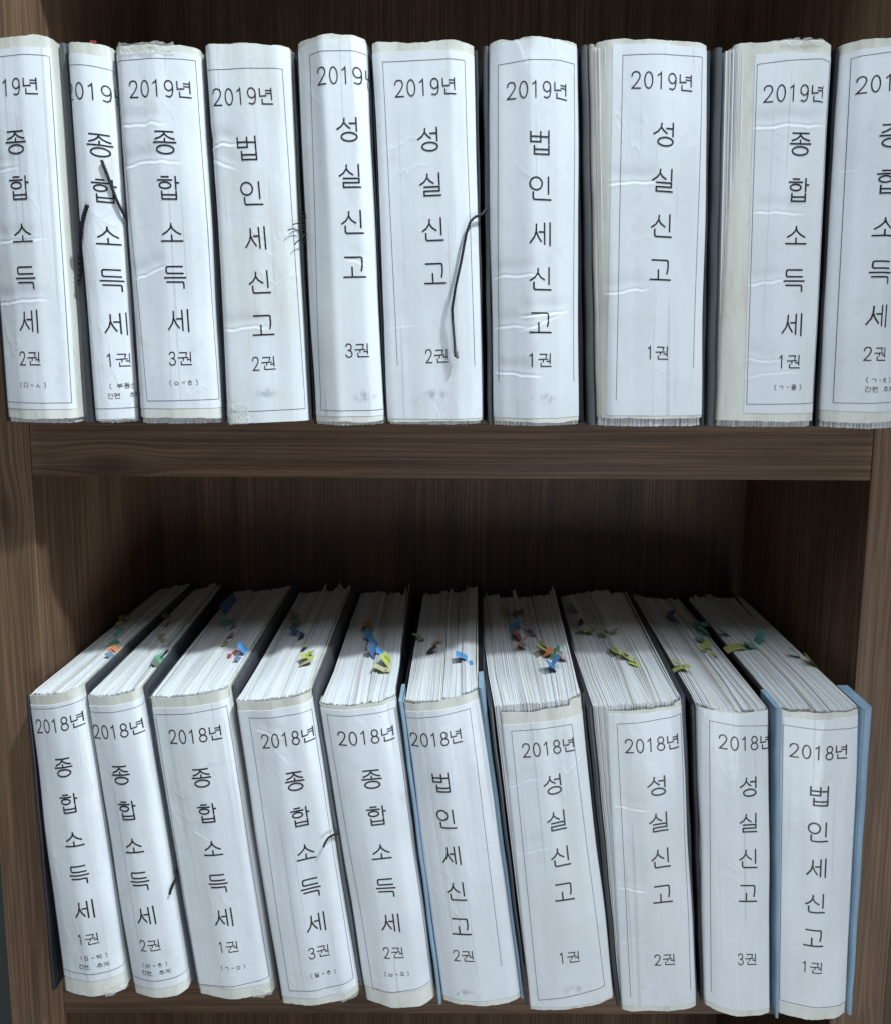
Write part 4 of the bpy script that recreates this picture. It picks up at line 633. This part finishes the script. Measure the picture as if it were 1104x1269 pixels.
    if B['tip']:
        V, F = tube([g.Q(a, v, o*1e-3) for a, v, o in B['tip']], .0012, 8, 300); mesh_obj('cord_tape', V, F, 'tape', root, smooth=True)
        a, v, o = B['tip'][-1]
        V, F = tube([g.Q(a, v+.004, o*1e-3), g.Q(a+.0002, v, o*1e-3), g.Q(a, v-.002, o*1e-3)], .0011, 8, 900); mesh_obj('cord_tip', V, F, 'cord_pale', root, smooth=True)
    if B['knot']:
        kn = B['knot']; pts = []
        for q in range(len(kn)*7):
            t_ = q/(len(kn)*7-1)*(len(kn)-1); j = min(int(t_), len(kn)-2); u_ = t_-j
            a = kn[j][0]*(1-u_)+kn[j+1][0]*u_; v = kn[j][1]*(1-u_)+kn[j+1][1]*u_
            pts.append(g.Q(a+.0014*math.sin(q*2.1), v, -.002+.0014*math.cos(q*1.7)))
        V, F = tube(pts, .0010, 7, 1500); mesh_obj('cord_knot', V, F, 'cord', root, smooth=True)
    if B['fuzz']:
        VV, FF = [], []
        for pl in B['fuzz']:
            V, F = tube([g.Q(a, v, .0005+.002*min(1, j*.6)) for j, (a, v) in enumerate(pl)], .00045, 5, 0); b0 = len(VV); VV += V; FF += [[x+b0 for x in f_] for f_ in F]
        o = mesh_obj('frayed_thread', VV, FF, 'cord', root, smooth=True)
    # coloured index tabs on the top page edges
    tabs = []
    for q, tb_ in enumerate(B['tabs']):
        tabs.append(tb_)
        if k not in (5, 9) and (q % 2 == 0 or k in (4, 6, 7, 8)):
            r3 = np.random.default_rng(900+i*50+q)
            tabs.append((tb_[0]+r3.normal(0, .0018), tb_[1]+abs(r3.normal(0, .006)), tb_[2], tb_[3]*.8, tb_[4]*.8))
    for q, (X_, Y_, cname, tw_, th_) in enumerate(tabs):
        rr = np.random.default_rng(i*100+q)
        yy = Y_-g.Y; S = .5
        for _ in range(4):
            pos = g.M(S*w_, yy, H_)+g.base; S += (X_-pos[0])/w_
        S = min(max(S, .05), .95); pos = g.M(S*w_, yy, H_)+g.base; X_ = float(pos[0]); z0 = float(pos[2])
        # a film strip held between two sheets: it rises, then curls over sideways
        wid = max(.0050, min(.0110, th_*1.15)); ln = max(.010, min(.019, tw_*1.65+.004))
        sgn = -1 if rr.random() < .62 else 1; yaw = rr.normal(0, .28); ph0 = rr.uniform(.35, .95); ph1 = ph0+rr.uniform(.15, .85)
        nu, nv = 4, 9; V = []
        px_, pz_ = 0.0, -.002; path = []
        for b_ in range(nv):
            path.append((px_, pz_)); ph = ph0+(ph1-ph0)*b_/(nv-1); px_ += math.sin(ph)*ln/(nv-1); pz_ += math.cos(ph)*ln/(nv-1)
        ox = -sgn*path[-1][0]*.5
        for a_ in range(nu):
            u = (a_/(nu-1)-.5)*wid
            for b_ in range(nv):
                sx = sgn*path[b_][0]; rot = yaw*(b_/(nv-1))
                V.append((X_+ox+sx*math.cos(rot)-u*math.sin(rot), Y_+sx*math.sin(rot)+u*math.cos(rot)-.002*(b_/(nv-1)), z0+path[b_][1]))
        tw_, th_ = wid, ln
        V = np.array(V)-g.base; th = .00012
        F = grid_faces(nu, nv).tolist(); n0 = len(V)
        V2 = V.copy(); V2[:, 2] -= th; V2[:, 0] -= th*.5; V = np.vstack([V, V2]); F += [[x+n0 for x in f_[::-1]] for f_ in F]
        rim = [i_*nv for i_ in range(nu)]+[(nu-1)*nv+j for j in range(1, nv)]+[i_*nv+nv-1 for i_ in range(nu-2, -1, -1)]+[j for j in range(nv-2, 0, -1)]
        F += [[rim[a_], rim[(a_+1) % len(rim)], rim[(a_+1) % len(rim)]+n0, rim[a_]+n0][::-1] for a_ in range(len(rim))]
        tb = mesh_obj('index_tab', V, F, 'tab_'+cname, root, smooth=False)
        if ln > .0125 and cname in ('y', 'b', 'y3', 'g', 'y1'):
            mk = Ink(); 
            txt = '1-' if (cname == 'b' and k == 6) else random.choice(['2', '1', '3', '-'])
            mk.text(txt, (.5*tw_, .68*th_), wid*.42, wid*.45, .0004, -sgn*math.pi/2, .00045, .6)
            fv = V[:n0].reshape(nu, nv, 3); Vm = []
            for (a_, b_) in mk.V:
                uu = min(max(a_/tw_, 0), 1)*(nu-1); vv = min(max(b_/th_, 0), 1)*(nv-1); i_ = min(int(uu), nu-2); j_ = min(int(vv), nv-2); du, dv = uu-i_, vv-j_
                p_ = (fv[i_, j_]*(1-du)+fv[i_+1, j_]*du)*(1-dv)+(fv[i_, j_+1]*(1-du)+fv[i_+1, j_+1]*du)*dv
                Vm.append(p_+np.array([sgn*.0001, 0, .0001]))
            if Vm: mesh_obj('lettering', Vm, mk.F, 'ink', tb)
def loose_cover(i, x0, x1, yb, rise, mat):
    g = geos[i]; n = 14; V = []
    for q in range(n):
        t_ = q/(n-1); y = yb+(L+.006-yb)*t_; x = x0+(x1-x0)*t_**1.6; top_ = g.H-.0005+rise*t_**1.5
        for (dx, v) in ((0, .06), (0, top_), (.0009, top_), (.0009, .06)): V.append((x+dx, y, v))
    F = [[q*4+j, q*4+(j+1) % 4, q*4+4+(j+1) % 4, q*4+4+j] for q in range(n-1) for j in range(4)]+[[3, 2, 1, 0], [(n-1)*4+j for j in range(4)]]
    V = np.array(V); mesh_obj('loose_sheet', g.M(V[:, 0], V[:, 1], V[:, 2]), F, mat, roots[i])
loose_cover(14, geos[14].w-.0012, geos[14].w+.0030, .05, .006, 'page')
loose_cover(14, geos[14].w+.0002, geos[14].w+.0062, .06, .007, 'slate')
loose_cover(13, geos[13].w*.45, geos[13].w*.50, .10, .005, 'page')
loose_cover(13, geos[13].w*.72, geos[13].w*.76, .09, .004, 'page')
loose_cover(16, geos[16].w*.08, geos[16].w*.06, .08, .003, 'page')
loose_cover(19, geos[19].w*.80, geos[19].w*.86, .12, .005, 'slate')
def torn(i, a0, a1, v0, v1, seed, amp=.0012):
    g = geos[i]; na, nv = max(8, int(abs(a1-a0)/.0012)), max(6, int((v1-v0)/.0009))
    A, R_ = np.meshgrid(np.linspace(a0, a1, na), np.linspace(0, 1, nv), indexing='ij')
    t_ = v1+vnoise(A, A*0, seed, 420, 1)*.0016; b_ = v0+vnoise(A, A*0, seed+1, 300, 1)*.0016
    V_ = b_+(t_-b_)*R_
    off = .0007+np.abs(vnoise(A, V_, seed+2, 420, 420))*amp+vnoise(A, V_, seed+3, 700, 500)*.00012
    P_ = g.P(A, V_, off).reshape(-1, 3); th = g.P(A, V_, off-.00012).reshape(-1, 3)
    F = grid_faces(na, nv).tolist(); n0 = len(P_); F += [[x+n0 for x in f[::-1]] for f in F]
    rim = [q*nv for q in range(na)]+[(na-1)*nv+j for j in range(1, nv)]+[q*nv+nv-1 for q in range(na-2, -1, -1)]+[j for j in range(nv-2, 0, -1)]
    F += [[rim[q], rim[q]+n0, rim[(q+1) % len(rim)]+n0, rim[(q+1) % len(rim)]] for q in range(len(rim))]
    mesh_obj('torn_tape', np.vstack([P_, th]), F, 'tape', roots[i])
for (i, a0, a1, v0, v1) in [(2, .004, .050, -.007, .0014), (8, .034, .068, -.004, .0012)]:
    torn(i, a0, a1, geos[i].H+v0, geos[i].H+v1, 40+i, .0006)
for (i, a0, a1, v0, v1) in [(10, .040, .058, .0, .009), (12, .054, .073, .0, .013), (13, .057, .073, .0, .011), (3, .0, .02, .002, .018)]:
    torn(i, a0, a1, v0, v1, 60+i, .0006)
# tabs that peek over the upper row
def peek(i, a, wd, ht, col, y=.03, lean=.1):
    g = geos[i]; root = roots[i]
    V = []
    for b_ in range(5):
        t_ = b_/4
        for u in (-.5, .5): V.append(g.M(a+u*wd*(1-.35*t_)+.0012*t_, y-.001*t_*t_, g.H-.006+(ht+.006)*t_))
    V = np.array(V); V2 = V+np.array([0, .0002, 0]); F = [[2*k, 2*k+1, 2*k+3, 2*k+2] for k in range(4)]; F += [[x+10 for x in f][::-1] for f in F]
    F += [[0, 10, 11, 1], [8, 9, 19, 18]]+[[2*k, 2*k+2, 2*k+12, 2*k+10] for k in range(4)]+[[2*k+3, 2*k+1, 2*k+11, 2*k+13] for k in range(4)]
    mesh_obj('index_tab', np.vstack([V, V2]), F, col, root)
peek(1, .0125, .0075, .0095, 'tab_red', .012)
peek(8, .056, .006, .0105, 'tab_t', .012)
